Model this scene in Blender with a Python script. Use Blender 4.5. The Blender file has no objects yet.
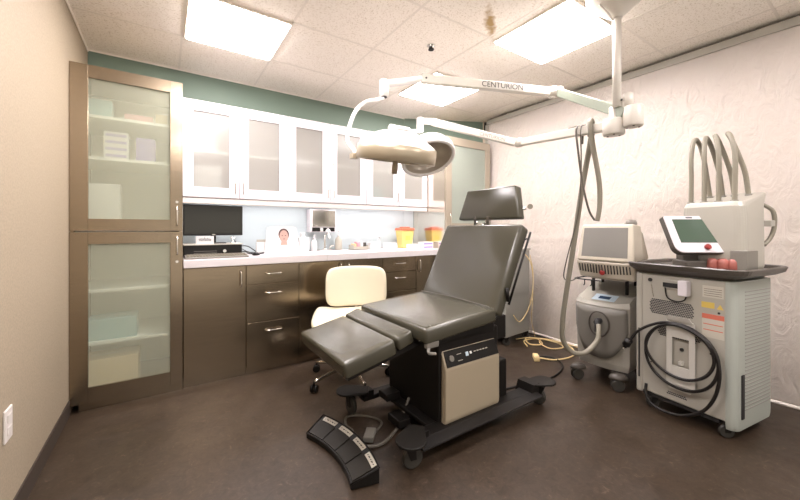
import bpy, bmesh, math, random
from mathutils import Vector, Matrix, Euler, noise
random.seed(7)
scn = bpy.context.scene
C = scn.collection
V = Vector
PI = math.pi

# ------------------------------------------------------------------ materials
def mat(name, col, rough=.5, metal=0, bump=0, bscale=60, var=0, vscale=6, stretch=(1,1,1), col2=None,
        emit=None, estr=0, alpha=None, coat=0, detail=4, spec=None, bdist=.002, aniso=0):
    m = bpy.data.materials.new(name); m.use_nodes = True
    nt = m.node_tree; b = nt.nodes['Principled BSDF']
    b.inputs['Base Color'].default_value = (*col, 1)
    b.inputs['Roughness'].default_value = rough
    b.inputs['Metallic'].default_value = metal
    if coat: b.inputs['Coat Weight'].default_value = coat; b.inputs['Coat Roughness'].default_value = .15
    if spec is not None: b.inputs['Specular IOR Level'].default_value = spec
    if emit: b.inputs['Emission Color'].default_value = (*emit, 1); b.inputs['Emission Strength'].default_value = estr
    if alpha is not None: b.inputs['Alpha'].default_value = alpha
    if aniso: b.inputs['Anisotropic'].default_value = aniso
    tc = nt.nodes.new('ShaderNodeTexCoord'); mp = nt.nodes.new('ShaderNodeMapping')
    mp.inputs['Scale'].default_value = stretch
    nt.links.new(tc.outputs['Object'], mp.inputs['Vector'])
    if var:
        n = nt.nodes.new('ShaderNodeTexNoise'); n.inputs['Scale'].default_value = vscale; n.inputs['Detail'].default_value = detail
        nt.links.new(mp.outputs[0], n.inputs['Vector'])
        r = nt.nodes.new('ShaderNodeValToRGB'); r.color_ramp.elements[0].position = .35; r.color_ramp.elements[1].position = .65
        c2 = col2 or tuple(max(0, c*(1-var)) for c in col)
        r.color_ramp.elements[0].color = (*c2, 1); r.color_ramp.elements[1].color = (*col, 1)
        nt.links.new(n.outputs['Fac'], r.inputs[0]); nt.links.new(r.outputs[0], b.inputs['Base Color'])
    if bump:
        n = nt.nodes.new('ShaderNodeTexNoise'); n.inputs['Scale'].default_value = bscale; n.inputs['Detail'].default_value = 4
        nt.links.new(mp.outputs[0], n.inputs['Vector'])
        bp = nt.nodes.new('ShaderNodeBump'); bp.inputs['Strength'].default_value = bump; bp.inputs['Distance'].default_value = bdist
        nt.links.new(n.outputs['Fac'], bp.inputs['Height']); nt.links.new(bp.outputs[0], b.inputs['Normal'])
    return m

def frosted(name, col, opac, rough=.35):
    m = bpy.data.materials.new(name); m.use_nodes = True
    nt = m.node_tree; b = nt.nodes['Principled BSDF']; out = nt.nodes['Material Output']
    b.inputs['Base Color'].default_value = (*col, 1); b.inputs['Roughness'].default_value = rough
    tl = nt.nodes.new('ShaderNodeBsdfTranslucent'); tl.inputs[0].default_value = (*col, 1)
    mx0 = nt.nodes.new('ShaderNodeMixShader'); mx0.inputs[0].default_value = .35
    nt.links.new(b.outputs[0], mx0.inputs[1]); nt.links.new(tl.outputs[0], mx0.inputs[2])
    tr = nt.nodes.new('ShaderNodeBsdfTransparent'); tr.inputs[0].default_value = (.97, 1, .98, 1)
    mx = nt.nodes.new('ShaderNodeMixShader'); mx.inputs[0].default_value = opac
    nt.links.new(tr.outputs[0], mx.inputs[1]); nt.links.new(mx0.outputs[0], mx.inputs[2]); nt.links.new(mx.outputs[0], out.inputs[0])
    return m

M = dict(
 wall=mat('beige_wallcovering', (.315,.255,.178), .75, bump=.6, bscale=240, var=.16, vscale=120, bdist=.001),
 green=mat('sage_green_paint', (.145,.20,.155), .6, bump=.1, bscale=200),
 blue=mat('pale_blue_paint', (.47,.53,.55), .55),
 beige_paint=mat('beige_paint', (.55,.47,.37), .6),
 base=mat('dark_rubber_base', (.045,.032,.024), .5),
 grid=mat('ceiling_grid_white', (.80,.74,.66), .5),
 white=mat('white_lacquer', (.60,.56,.58), .3),
 inwhite=mat('white_shelf', (.80,.80,.76), .45),
 rail=mat('cream_rail', (.52,.48,.45), .35),
 steel=mat('brushed_steel', (.37,.30,.215), .24, 1, bump=.12, bscale=14, stretch=(1,1,40), var=.12, vscale=8, bdist=.0006, aniso=.5),
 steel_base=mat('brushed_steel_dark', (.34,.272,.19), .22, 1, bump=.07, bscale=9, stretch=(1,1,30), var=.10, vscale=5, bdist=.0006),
 sidesteel=mat('mirror_steel_panel', (.80,.74,.66), .14, 1),
 chrome=mat('chrome', (.8,.78,.74), .12, 1),
 counter=mat('white_countertop', (.60,.56,.56), .25),
 black=mat('black_plastic', (.006,.005,.004), .4, spec=.3),
 blackmetal=mat('black_powder_coat', (.006,.0045,.0035), .5, spec=.3),
 screen=mat('dark_screen_glass', (.018,.018,.014), .12),
 leather=mat('grey_brown_vinyl', (.056,.052,.036), .27, bump=.15, bscale=240, bdist=.0006, coat=.15),
 piping=mat('vinyl_seam', (.075,.066,.052), .4),
 cream=mat('cream_leatherette', (.62,.56,.42), .38, bump=.08, bscale=200),
 creampl=mat('cream_enamel', (.34,.285,.20), .38),
 lamp=mat('lamp_white_enamel', (.80,.77,.74), .25),
 armw=mat('arm_white_enamel', (.62,.585,.52), .3),
 arm_shaded=mat('arm_enamel_shaded', (.26,.29,.23), .35),  # white arm enamel with its shaded side put into the colour
 reflector=mat('satin_reflector', (.42,.37,.30), .3, .35),
 lampband=mat('satin_lamp_band', (.42,.36,.26), .3, .35),
 text=mat('dark_print', (.05,.045,.04), .6),
 whitetext=mat('white_print', (.7,.7,.66), .6),
 hose=mat('ribbed_grey_hose', (.20,.18,.135), .5),
 machine=mat('machine_white', (.36,.34,.29), .38),
 machinegrey=mat('machine_grey_cover', (.17,.158,.135), .42),
 machinecream=mat('machine_cream', (.50,.45,.36), .4),
 traygrey=mat('tray_dark_taupe', (.07,.06,.05), .35),
 lasgreen=mat('side_cover_grey_green', (.33,.35,.31), .42),
 vent=mat('dark_vent', (.015,.014,.014), .6),
 bluevent=mat('grey_blue_mesh', (.012,.012,.022), .7, spec=.2),
 red=mat('red_button', (.22,.015,.012), .3),
 orange=mat('orange_red_lid', (.50,.12,.06), .4),
 yellow=mat('yellow_plastic', (.60,.48,.16), .4),
 cordy=mat('yellow_cord', (.72,.55,.27), .45),
 cordb=mat('dark_cord', (.010,.008,.007), .45, spec=.35),
 cordg=mat('grey_cord', (.11,.095,.075), .45),
 labelw=mat('white_label', (.48,.45,.38), .5),
 labely=mat('yellow_label', (.62,.45,.10), .5),
 labelr=mat('red_label', (.55,.14,.09), .5),
 lcd=mat('green_grey_screen', (.055,.085,.06), .15),
 crt=mat('grey_crt_glass', (.20,.19,.17), .16),
 bluelcd=mat('blue_lcd', (.05,.08,.14), .2),
 lightblue=mat('pale_blue_panel', (.55,.66,.74), .4),
 lampw2=mat('satin_white_enamel', (.52,.50,.45), .35),
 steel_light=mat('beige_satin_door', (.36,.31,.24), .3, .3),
 pink=mat('salmon_plastic', (.30,.09,.07), .4),
 outlet=mat('white_outlet', (.60,.56,.52), .35),
 rubber=mat('pedal_rubber', (.014,.0115,.0085), .55, spec=.3, bump=.5, bscale=500, bdist=.0006),
 wheel=mat('grey_wheel', (.035,.032,.026), .5),
 plate=mat('caster_plate_black', (.008,.0065,.005), .5, spec=.3),
 skin=mat('printed_skin', (.40,.25,.21), .6),
 hair=mat('printed_hair', (.07,.04,.035), .6),
 purple=mat('violet_carton', (.22,.16,.42), .5),
 bluebox=mat('blue_carton', (.24,.42,.44), .5),
 pinkbox=mat('pink_carton', (.62,.26,.30), .5),
 tan=mat('tan_carton', (.60,.44,.25), .6),
 paper=mat('white_paper', (.58,.57,.57), .6),
 greyst=mat('grey_cabinet_side', (.24,.235,.21), .4),
 frost_tall=frosted('frosted_glass_green', (.64,.64,.50), .36, .10),
 frost_up=frosted('frosted_glass_grey', (.56,.53,.49), .42, .15),
 frost_right=frosted('frosted_glass_mint', (.46,.50,.43), .85, .3),
 panel=mat('light_panel', (.9,.9,.9), .5, emit=(1,.93,.94), estr=18),
 strip=mat('added_light_strip', (.9,.9,.9), .5, emit=(1,.95,.95), estr=9),
)
def tweak_ceiling():
    m = bpy.data.materials.new('acoustic_tile'); m.use_nodes = True; nt = m.node_tree; b = nt.nodes['Principled BSDF']
    tc = nt.nodes.new('ShaderNodeTexCoord')
    n = nt.nodes.new('ShaderNodeTexNoise'); n.inputs['Scale'].default_value = 110; n.inputs['Detail'].default_value = 3
    r = nt.nodes.new('ShaderNodeValToRGB'); r.color_ramp.elements[0].position = .30; r.color_ramp.elements[1].position = .46
    r.color_ramp.elements[0].color = (.64,.56,.46,1); r.color_ramp.elements[1].color = (.92,.86,.78,1)
    nt.links.new(tc.outputs['Object'], n.inputs['Vector']); nt.links.new(n.outputs['Fac'], r.inputs[0])
    # water stain: a narrow irregular brown patch on one tile
    mp = nt.nodes.new('ShaderNodeMapping'); mp.inputs['Location'].default_value = (-1.80,-1.575,0)
    mp2 = nt.nodes.new('ShaderNodeMapping'); mp2.vector_type = 'POINT'; mp2.inputs['Rotation'].default_value = (0,0,math.radians(-37)); mp3 = nt.nodes.new('ShaderNodeMapping'); mp3.inputs['Scale'].default_value = (5.2,24,0)
    nt.links.new(tc.outputs['Object'], mp.inputs['Vector']); nt.links.new(mp.outputs[0], mp2.inputs['Vector'])
    wn = nt.nodes.new('ShaderNodeTexNoise'); wn.inputs['Scale'].default_value = 22
    nt.links.new(tc.outputs['Object'], wn.inputs['Vector'])
    ln = nt.nodes.new('ShaderNodeVectorMath'); ln.operation = 'LENGTH'; nt.links.new(mp2.outputs[0], mp3.inputs['Vector']); nt.links.new(mp3.outputs[0], ln.inputs[0])
    ad = nt.nodes.new('ShaderNodeMath'); ad.operation = 'MULTIPLY_ADD'; ad.inputs[1].default_value = 1.35; nt.links.new(wn.outputs['Fac'], ad.inputs[0]); nt.links.new(ln.outputs['Value'], ad.inputs[2])
    r2 = nt.nodes.new('ShaderNodeValToRGB'); r2.color_ramp.elements[0].position = .45; r2.color_ramp.elements[0].color = (1,1,1,1); r2.color_ramp.elements[1].position = .75; r2.color_ramp.elements[1].color = (0,0,0,1)
    hv = nt.nodes.new('ShaderNodeMath'); hv.operation = 'MULTIPLY'; hv.inputs[1].default_value = .428; nt.links.new(ad.outputs[0], hv.inputs[0]); nt.links.new(hv.outputs[0], r2.inputs[0])
    mx = nt.nodes.new('ShaderNodeMix'); mx.data_type = 'RGBA'; mx.inputs['B'].default_value = (.42,.28,.12,1)
    nt.links.new(r2.outputs[0], mx.inputs['Factor']); nt.links.new(r.outputs[0], mx.inputs['A']); nt.links.new(mx.outputs['Result'], b.inputs['Base Color'])
    b.inputs['Roughness'].default_value = .9
    bp = nt.nodes.new('ShaderNodeBump'); bp.inputs['Strength'].default_value = .4; bp.inputs['Distance'].default_value = .003
    nt.links.new(n.outputs['Fac'], bp.inputs['Height']); nt.links.new(bp.outputs[0], b.inputs['Normal'])
    return m
M['tile'] = tweak_ceiling()
def floor_mat():
    m = bpy.data.materials.new('brown_marbled_linoleum'); m.use_nodes = True; nt = m.node_tree; b = nt.nodes['Principled BSDF']
    tc = nt.nodes.new('ShaderNodeTexCoord')
    n = nt.nodes.new('ShaderNodeTexNoise'); n.inputs['Scale'].default_value = 24; n.inputs['Detail'].default_value = 10; n.inputs['Roughness'].default_value = .72; n.inputs['Distortion'].default_value = 1.6
    r = nt.nodes.new('ShaderNodeValToRGB'); e = r.color_ramp.elements
    e[0].position = .34; e[0].color = (.020,.012,.007,1); e[1].position = .60; e[1].color = (.044,.029,.018,1)
    x = r.color_ramp.elements.new(.70); x.color = (.110,.078,.052,1)
    nt.links.new(tc.outputs['Object'], n.inputs['Vector']); nt.links.new(n.outputs['Fac'], r.inputs[0]); nt.links.new(r.outputs[0], b.inputs['Base Color'])
    n2 = nt.nodes.new('ShaderNodeTexNoise'); n2.inputs['Scale'].default_value = 5; n2.inputs['Detail'].default_value = 5
    mr = nt.nodes.new('ShaderNodeMapRange'); mr.inputs[1].default_value = .42; mr.inputs[2].default_value = .7; mr.inputs[3].default_value = .36; mr.inputs[4].default_value = .52
    nt.links.new(tc.outputs['Object'], n2.inputs['Vector']); nt.links.new(n2.outputs['Fac'], mr.inputs[0]); nt.links.new(mr.outputs[0], b.inputs['Roughness'])
    return m
M['floor'] = floor_mat()
def sheet_mat():
    m = bpy.data.materials.new('translucent_poly_sheet'); m.use_nodes = True; nt = m.node_tree; b = nt.nodes['Principled BSDF']
    b.inputs['Base Color'].default_value = (.88,.81,.74,1); b.inputs['Roughness'].default_value = .36
    tc = nt.nodes.new('ShaderNodeTexCoord'); mp = nt.nodes.new('ShaderNodeMapping'); mp.inputs['Rotation'].default_value = (.6,0,0); mp.inputs['Scale'].default_value = (1,1,.45)
    n = nt.nodes.new('ShaderNodeTexNoise'); n.inputs['Scale'].default_value = 12; n.inputs['Detail'].default_value = 7; n.inputs['Distortion'].default_value = 2.2
    nt.links.new(tc.outputs['Object'], mp.inputs[0]); nt.links.new(mp.outputs[0], n.inputs['Vector'])
    bp = nt.nodes.new('ShaderNodeBump'); bp.inputs['Strength'].default_value = .7; bp.inputs['Distance'].default_value = .02
    nt.links.new(n.outputs['Fac'], bp.inputs['Height']); nt.links.new(bp.outputs[0], b.inputs['Normal'])
    return m
M['sheet'] = sheet_mat()

# ------------------------------------------------------------------ builders
class MB:
    def __init__(s): s.bm = bmesh.new()
    def _add(s, other, mx=None):
        if mx is not None: other.transform(mx)
        me = bpy.data.meshes.new('t'); other.to_mesh(me); other.free(); s.bm.from_mesh(me); bpy.data.meshes.remove(me)
    def box(s, a, b, r=0, seg=2, mx=None, smooth=False):
        t = bmesh.new(); bmesh.ops.create_cube(t, size=1)
        a = V(a); b = V(b); c = (a+b)/2; d = b-a
        for v in t.verts: v.co = V((v.co.x*abs(d.x)+c.x, v.co.y*abs(d.y)+c.y, v.co.z*abs(d.z)+c.z))
        if r: bmesh.ops.bevel(t, geom=t.edges[:], offset=min(r, min(abs(x) for x in d)*.49), segments=seg, profile=.5, affect='EDGES')
        if smooth:
            for f in t.faces: f.smooth = True
        s._add(t, mx); return s
    def hexa(s, pts, r=0, seg=2, smooth=False):      # 8 points: bottom 4 (ccw), top 4
        t = bmesh.new(); v = [t.verts.new(p) for p in pts]
        for q in ((3,2,1,0),(4,5,6,7),(0,1,5,4),(1,2,6,5),(2,3,7,6),(3,0,4,7)): t.faces.new([v[i] for i in q])
        if r: bmesh.ops.bevel(t, geom=t.edges[:], offset=r, segments=seg, profile=.5, affect='EDGES')
        if smooth:
            for f in t.faces: f.smooth = True
        bmesh.ops.recalc_face_normals(t, faces=t.faces[:])
        s._add(t); return s
    def cyl(s, p, q, r, r2=None, n=20, bev=0):
        p, q = V(p), V(q); r2 = r if r2 is None else r2
        t = bmesh.new(); L = (q-p).length
        bmesh.ops.create_cone(t, cap_ends=True, segments=n, radius1=r, radius2=r2, depth=L)
        if bev: bmesh.ops.bevel(t, geom=[e for e in t.edges if len(e.link_faces) == 2 and any(len(f.verts) > 4 for f in e.link_faces)], offset=bev, segments=2, affect='EDGES')
        for f in t.faces: f.smooth = len(f.verts) <= 4
        mx = Matrix.Translation((p+q)/2) @ (q-p).to_track_quat('Z', 'Y').to_matrix().to_4x4()
        s._add(t, mx); return s
    def tube(s, pts, r, n=10, sm=6, closed=False):
        pts = [V(p) for p in pts]
        if sm and len(pts) > 2:
            out = []; N = len(pts); rng = N if closed else N-1
            for i in range(rng):
                if closed: a, b, c, d = pts[i-1], pts[i], pts[(i+1) % N], pts[(i+2) % N]
                else: a, b, c, d = pts[max(i-1,0)], pts[i], pts[i+1], pts[min(i+2,N-1)]
                for k in range(sm):
                    u = k/sm
                    out.append(.5*((2*b)+(c-a)*u+(2*a-5*b+4*c-d)*u*u+(3*b-a-3*c+d)*u**3))
            if not closed: out.append(pts[-1])
            pts = out
        t = bmesh.new(); rings = []; N = len(pts); up = None
        for i, p in enumerate(pts):
            d = (pts[(i+1) % N]-pts[i-1]) if closed else (pts[min(i+1,N-1)]-pts[max(i-1,0)])
            if d.length < 1e-9: d = V((0,0,1))
            d.normalize()
            if up is None: up = d.orthogonal().normalized()
            up = (up-d*up.dot(d)).normalized(); w = d.cross(up)
            rr = r(i/(N-1)) if callable(r) else r
            rings.append([t.verts.new(p+rr*(math.cos(2*PI*k/n)*up+math.sin(2*PI*k/n)*w)) for k in range(n)])
        for i in range(N if closed else N-1):
            a, b = rings[i], rings[(i+1) % N]
            for k in range(n):
                f = t.faces.new((a[k], a[(k+1) % n], b[(k+1) % n], b[k])); f.smooth = True
        if not closed: t.faces.new(rings[0][::-1]); t.faces.new(rings[-1])
        s._add(t); return s
    def lathe(s, prof, mx=None, n=36):   # profile (r,z)
        t = bmesh.new(); rings = []
        for (r, z) in prof: rings.append([t.verts.new((max(r, 1e-4)*math.cos(2*PI*k/n), max(r, 1e-4)*math.sin(2*PI*k/n), z)) for k in range(n)])
        for a, b in zip(rings, rings[1:]):
            for k in range(n):
                f = t.faces.new((a[k], a[(k+1) % n], b[(k+1) % n], b[k])); f.smooth = True
        bmesh.ops.remove_doubles(t, verts=t.verts[:], dist=2e-4)
        bmesh.ops.recalc_face_normals(t, faces=t.faces[:])
        s._add(t, mx); return s
    def prism(s, poly, z0, z1, r=0, mx=None, seg=2, smooth=False):
        t = bmesh.new(); a = [t.verts.new((x, y, z0)) for x, y in poly]; b = [t.verts.new((x, y, z1)) for x, y in poly]
        N = len(poly); t.faces.new(a[::-1]); t.faces.new(b)
        for i in range(N): t.faces.new((a[i], a[(i+1) % N], b[(i+1) % N], b[i]))
        bmesh.ops.recalc_face_normals(t, faces=t.faces[:])
        if r: bmesh.ops.bevel(t, geom=t.edges[:], offset=r, segments=seg, profile=.5, affect='EDGES')
        if smooth:
            for f in t.faces: f.smooth = True
        s._add(t, mx); return s
    def quad(s, *p):
        v = [s.bm.verts.new(q) for q in p]; s.bm.faces.new(v); return s
    def cushion(s, w, d, h, mx, r=.03, crown=.012, n=14):   # centred pad, crowned top (+z local)
        t = bmesh.new(); bmesh.ops.create_cube(t, size=1)
        for v in t.verts: v.co = V((v.co.x*w, v.co.y*d, v.co.z*h))
        bmesh.ops.bevel(t, geom=t.edges[:], offset=r, segments=4, profile=.5, affect='EDGES')
        big = [f for f in t.faces if abs(f.normal.z) > .99 and f.calc_area() > w*d*.4]
        bmesh.ops.inset_region(t, faces=big, thickness=min(w, d)*.12)
        big = [f for f in t.faces if abs(f.normal.z) > .99 and f.calc_area() > w*d*.2]
        bmesh.ops.inset_region(t, faces=big, thickness=min(w, d)*.14)
        for v in t.verts:
            k = max(0, 1-(2*v.co.x/w)**2)*max(0, 1-(2*v.co.y/d)**2)
            if v.co.z > 0: v.co.z += crown*k
        for f in t.faces: f.smooth = True
        s._add(t, mx); return s

ROOTM = {}
def link(o): C.objects.link(o); return o
def thing(name, label, cat, loc=(0,0,0), rz=0, group=None):
    o = link(bpy.data.objects.new(name, None)); o.empty_display_size = .1
    o.location = loc; o.rotation_euler = (0, 0, rz); o['label'] = label; o['category'] = cat
    if group: o['group'] = group
    ROOTM[o] = Matrix.Translation(loc) @ Matrix.Rotation(rz, 4, 'Z')
    return o
def build(mb, name, m, parent=None, world=False, label=None, bevelw=0):
    """link as ONE mesh; local coordinates of the parent thing unless world=True"""
    me = bpy.data.meshes.new(name)
    r = parent
    while r is not None and r.parent: r = r.parent
    inv = None
    if world and r is not None and r in ROOTM: inv = ROOTM[r].inverted(); mb.bm.transform(inv)
    mb.bm.normal_update(); 
    loc = V((0,0,0))
    mb.bm.to_mesh(me); mb.bm.free(); me.materials.append(M[m])
    o = link(bpy.data.objects.new(name, me))
    if parent is not None: o.parent = parent
    if label: o['label'] = label
    return o
def solo(mb, name, m, label, cat, group=None):
    # origin moved to the base of the mesh
    bb = [v.co for v in mb.bm.verts]
    c = V(((min(v.x for v in bb)+max(v.x for v in bb))/2, (min(v.y for v in bb)+max(v.y for v in bb))/2, min(v.z for v in bb)))
    mb.bm.transform(Matrix.Translation(-c))
    o = build(mb, name, m); o.location = c; o['label'] = label; o['category'] = cat
    if group: o['group'] = group
    return o
def struct(mb, name, m, parent=None):
    o = build(mb, name, m, parent); o['kind'] = 'structure'; return o
def text_mesh(s, size, mx, name, m, parent, ext=.0004, world=True, label=None, width=1.0):
    cu = bpy.data.curves.new('t', 'FONT'); cu.body = s; cu.size = size; cu.extrude = ext; cu.align_x = 'CENTER'; cu.align_y = 'CENTER'
    ob = bpy.data.objects.new('t', cu); link(ob); dg = bpy.context.evaluated_depsgraph_get(); dg.update()
    me = bpy.data.meshes.new_from_object(ob.evaluated_get(dg)); bpy.data.objects.remove(ob)
    mb = MB(); mb.bm.from_mesh(me); bpy.data.meshes.remove(me); mb.bm.transform(mx @ Matrix.Diagonal((width,1,1,1)))
    return build(mb, name, m, parent, world, label)
def frame_mx(o, x, y):
    x = V(x).normalized(); y = V(y); y = (y-x*y.dot(x)).normalized(); z = x.cross(y)
    m = Matrix.Identity(4); m.col[0][:3] = x; m.col[1][:3] = y; m.col[2][:3] = z; m.col[3][:3] = V(o); return m

def caster(parent, x, y, wr=.05, side=0, ang=0, plate=None, mat_='wheel', world=True, top=.11, name='caster'):
    """swivel caster standing on the floor at x,y"""
    ca, sa = math.cos(ang), math.sin(ang)
    f = MB(); off = V((ca, sa, 0))*wr*.35
    p = V((x, y, 0))
    f.cyl(p-off+V((0,0,top-.012)), p-off+V((0,0,top)), wr*.45, n=14)
    ax = V((-sa, ca, 0))
    for sg in (-1, 1):
        o = p+ax*sg*wr*.36
        f.hexa([o+V(q) for q in ((-ca*wr*.3,-sa*wr*.3,wr*.9),(ca*wr*.3,sa*wr*.3,wr*.9),(ca*wr*.3+ax.x*.004,sa*wr*.3+ax.y*.004,wr*.9),(-ca*wr*.3+ax.x*.004,-sa*wr*.3+ax.y*.004,wr*.9),
              (-ca*wr*.9,-sa*wr*.9,top-.01),(ca*wr*.2,sa*wr*.2,top-.01),(ca*wr*.2+ax.x*.004,sa*wr*.2+ax.y*.004,top-.01),(-ca*wr*.9+ax.x*.004,-sa*wr*.9+ax.y*.004,top-.01))])
    c = build(f, name, 'blackmetal', parent, world)
    w = MB(); w.cyl(p+V((0,0,wr))-ax*wr*.28, p+V((0,0,wr))+ax*wr*.28, wr, n=24, bev=wr*.12)
    build(w, 'wheel', mat_, c, world)
    return c

# ================================================================== SETTING
XL, XR, YB, YF, H = -.49, 3.40, 3.54, -1.1, 2.53
DG = (2.47, 3.54); DE = (3.40, 3.10)          # the short splayed wall at the back right corner
struct(MB().box((XL-.1,YF-.1,-.08),(XR+.1,YB+.1,0)), 'floor', 'floor')
struct(MB().box((XL-.1,YF-.1,H),(XR+.1,YB+.1,H+.08)), 'ceiling', 'tile')
struct(MB().box((XL-.1,YF-.1,0),(XL,YB+.1,H)), 'wall_left', 'wall')
wb = struct(MB().box((XL,YB,0),(DG[0],YB+.1,H)), 'wall_back', 'green')
struct(MB().prism([DG,(DE[0],DE[1]),(DE[0],DE[1]+.1),(DG[0],DG[1]+.1)],0,H), 'wall_back_right', 'green')
struct(MB().box((XR,YF-.1,0),(XR+.1,YB+.1,H)), 'wall_right', 'beige_paint')
struct(MB().box((XL,YF,0),(XL+.006,2.90,.095)), 'baseboard_left', 'base')
g = MB(); GX = [.10+.61*k for k in range(-1, 6)]; GY = [2.92-.61*k for k in range(-1, 7)]
for x in GX:
    if XL < x < XR: g.box((x-.007,YF,H-.002),(x+.007,YB,H))
for y in GY:
    if y < YB: g.box((XL,y-.007,H-.002),(XR,y+.007,H))
struct(g, 'trim_1', 'grid')
g = MB(); g.box((XL,YF,H-.022),(XL+.004,YB,H)); g.box((XL,YB-.004,H-.012),(DG[0],YB,H)); struct(g, 'trim_2', 'grid')
struct(MB().prism([(XL,YB-.006),(2.466,YB-.006),(2.57,3.486),(2.57,3.4925),(2.472,YB-.0005),(XL,YB-.0005)],.93,1.38), 'trim_3', 'blue')

# ceiling light panels
def ceiling_light(x, y, label):
    t = thing('ceiling_light', label, 'ceiling light', (x, y, H-.02), 0, 'square ceiling light panels')
    f = MB()
    for a, b in (((-.295,-.295),(.295,-.285)),((-.295,.285),(.295,.295)),((-.295,-.285),(-.285,.285)),((.285,-.285),(.295,.285))): f.box((*a,.004),(*b,.02))
    build(f, 'frame', 'grid', t)
    build(MB().box((-.285,-.285,-.006),(.285,.285,.018), r=.01), 'diffuser', 'panel', t)
ceiling_light(.41,2.615,'glowing square ceiling light panel above the tall frosted-glass cabinet')
ceiling_light(2.25,2.615,'glowing square ceiling light panel partly behind the long lettered lamp arm')
ceiling_light(2.28,1.42,'glowing square ceiling light panel beside the ceiling mount of the surgical lights')
ceiling_light(.41,1.395,'added unseen ceiling light panel above the front of the room')  # out-of-view panel added to brighten the room
ceiling_light(.41,-.435,'added unseen ceiling light panel behind the camera, left side')  # this panel and the next are added behind the camera for brightness
ceiling_light(2.28,-.435,'added unseen ceiling light panel behind the camera, right side')
t = thing('fire_sprinkler', 'small round sprinkler head set in a ceiling tile', 'sprinkler', (1.655,2.02,H))
build(MB().lathe([(0,0),(.032,0),(.030,-.006),(.014,-.010),(.010,-.028),(0,-.028)]), 'escutcheon', 'chrome', t)
s = MB()
s.cyl((0,0,-.028),(0,0,-.034),.022,n=12); s.tube([(.010,0,-.01),(.018,0,-.02),(.008,0,-.032)],.003,n=6); s.tube([(-.010,0,-.01),(-.018,0,-.02),(-.008,0,-.032)],.003,n=6)
build(s, 'deflector', 'blackmetal', t)

t = thing('wall_outlet', 'white duplex wall outlet low on the left beige wall', 'outlet', (XL, 1.895, .36))
build(MB().box((0,-.038,0),(.007,.038,.12), r=.003), 'cover_plate', 'outlet', t)
s = MB()
for z in (.022, .068):
    s.box((.007,-.018,z),(.010,.018,z+.030), r=.003)
build(s, 'receptacle', 'outlet', t)

# plastic sheet over right wall
t = thing('plastic_sheet', 'wrinkled translucent plastic dust sheet hung over the right wall', 'plastic sheet', (3.355, 1.0, 0))
b = MB(); NY, NZ = 190, 90; y0, y1 = 2.95, YF+.02; ZT = 2.455
vs = []
for i in range(NY+1):
    row = []
    for j in range(NZ+1):
        y = y0+(y1-y0)*i/NY; z = .012+(ZT-.012)*j/NZ
        n = noise.noise(V((0, y*2.2+z*1.1, z*1.3-y*.4)))*.016+noise.noise(V((5, y*7+z*3, z*4)))*.005
        n += .009*math.exp(-((z-1.05-.02*math.sin(y*1.4))/.014)**2)
        n += .010*abs(math.sin(y*13+2*math.sin(z*3)))*max(0, (z-2.1)/.4)*.35
        row.append(b.bm.verts.new((3.350-n-.012, y, z)))
    vs.append(row)
for i in range(NY):
    for j in range(NZ):
        f = b.bm.faces.new((vs[i][j], vs[i+1][j], vs[i+1][j+1], vs[i][j+1])); f.smooth = True
bmesh.ops.solidify(b.bm, geom=b.bm.faces[:], thickness=.0012)
build(b, 'sheet', 'sheet', t, True)
build(MB().box((3.325,YF+.02,2.448),(3.385,2.97,2.505), r=.004), 'top_rail', 'machine', t, True)
build(MB().box((3.322,2.955,0),(3.352,2.99,2.448), r=.003), 'edge_post', 'machine', t, True)
b = MB(); b.tube([(3.335,y,.012+.004*math.sin(y*9)) for y in [2.9-.15*k for k in range(26)]],.012,n=8,sm=2)
build(b, 'hem_roll', 'sheet', t, True)
struct(MB().box((3.385,YF,2.512),(3.40,2.97,2.53)), 'gap_shade_strip', 'blackmetal')  # dark gap above the sheet rail, its shade put in as a black strip
b = MB(); b.cyl((3.36,3.02,2.40),(3.36,3.02,2.50),.018,n=12); b.box((3.355,3.0,2.44),(3.40,3.04,2.47))
solo(b, 'wall_bracket', 'blackmetal', 'small black bracket near the ceiling beside the edge of the plastic sheet', 'bracket')

# ================================================================== CABINETS
FY = 2.90
def bar_handle(parent, p, q, out=(0,-1,0), r=.005, off=.028):
    p, q, o = V(p), V(q), V(out)
    m = MB(); d = (q-p)
    m.tube([p, p+o*off*.7+d*.06, p+o*off+d*.25, p+o*off+d*.75, q+o*off*.7-d*.06, q], r, n=8, sm=5)
    return build(m, 'handle', 'chrome', parent, True)

def door_frame(x0, x1, z0, z1, y, th, gx0, gx1, gz0, gz1):
    m = MB()
    m.box((x0,y,z0),(gx0,y+th,z1), r=.0015, seg=1); m.box((gx1,y,z0),(x1,y+th,z1), r=.0015, seg=1)
    m.box((gx0,y,z0),(gx1,y+th,gz0)); m.box((gx0,y,gz1),(gx1,y+th,z1)); return m

def carcass(x0, x1, y0, y1, z0, z1, shelves=(), th=.018, mid=None):
    m = MB()
    m.box((x0,y0,z0),(x0+th,y1,z1)); m.box((x1-th,y0,z0),(x1,y1,z1)); m.box((x0+th,y0,z0),(x1-th,y1,z0+th)); m.box((x0+th,y0,z1-th),(x1-th,y1,z1)); m.box((x0+th,y1-.008,z0+th),(x1-th,y1,z1-th))
    return m

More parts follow.
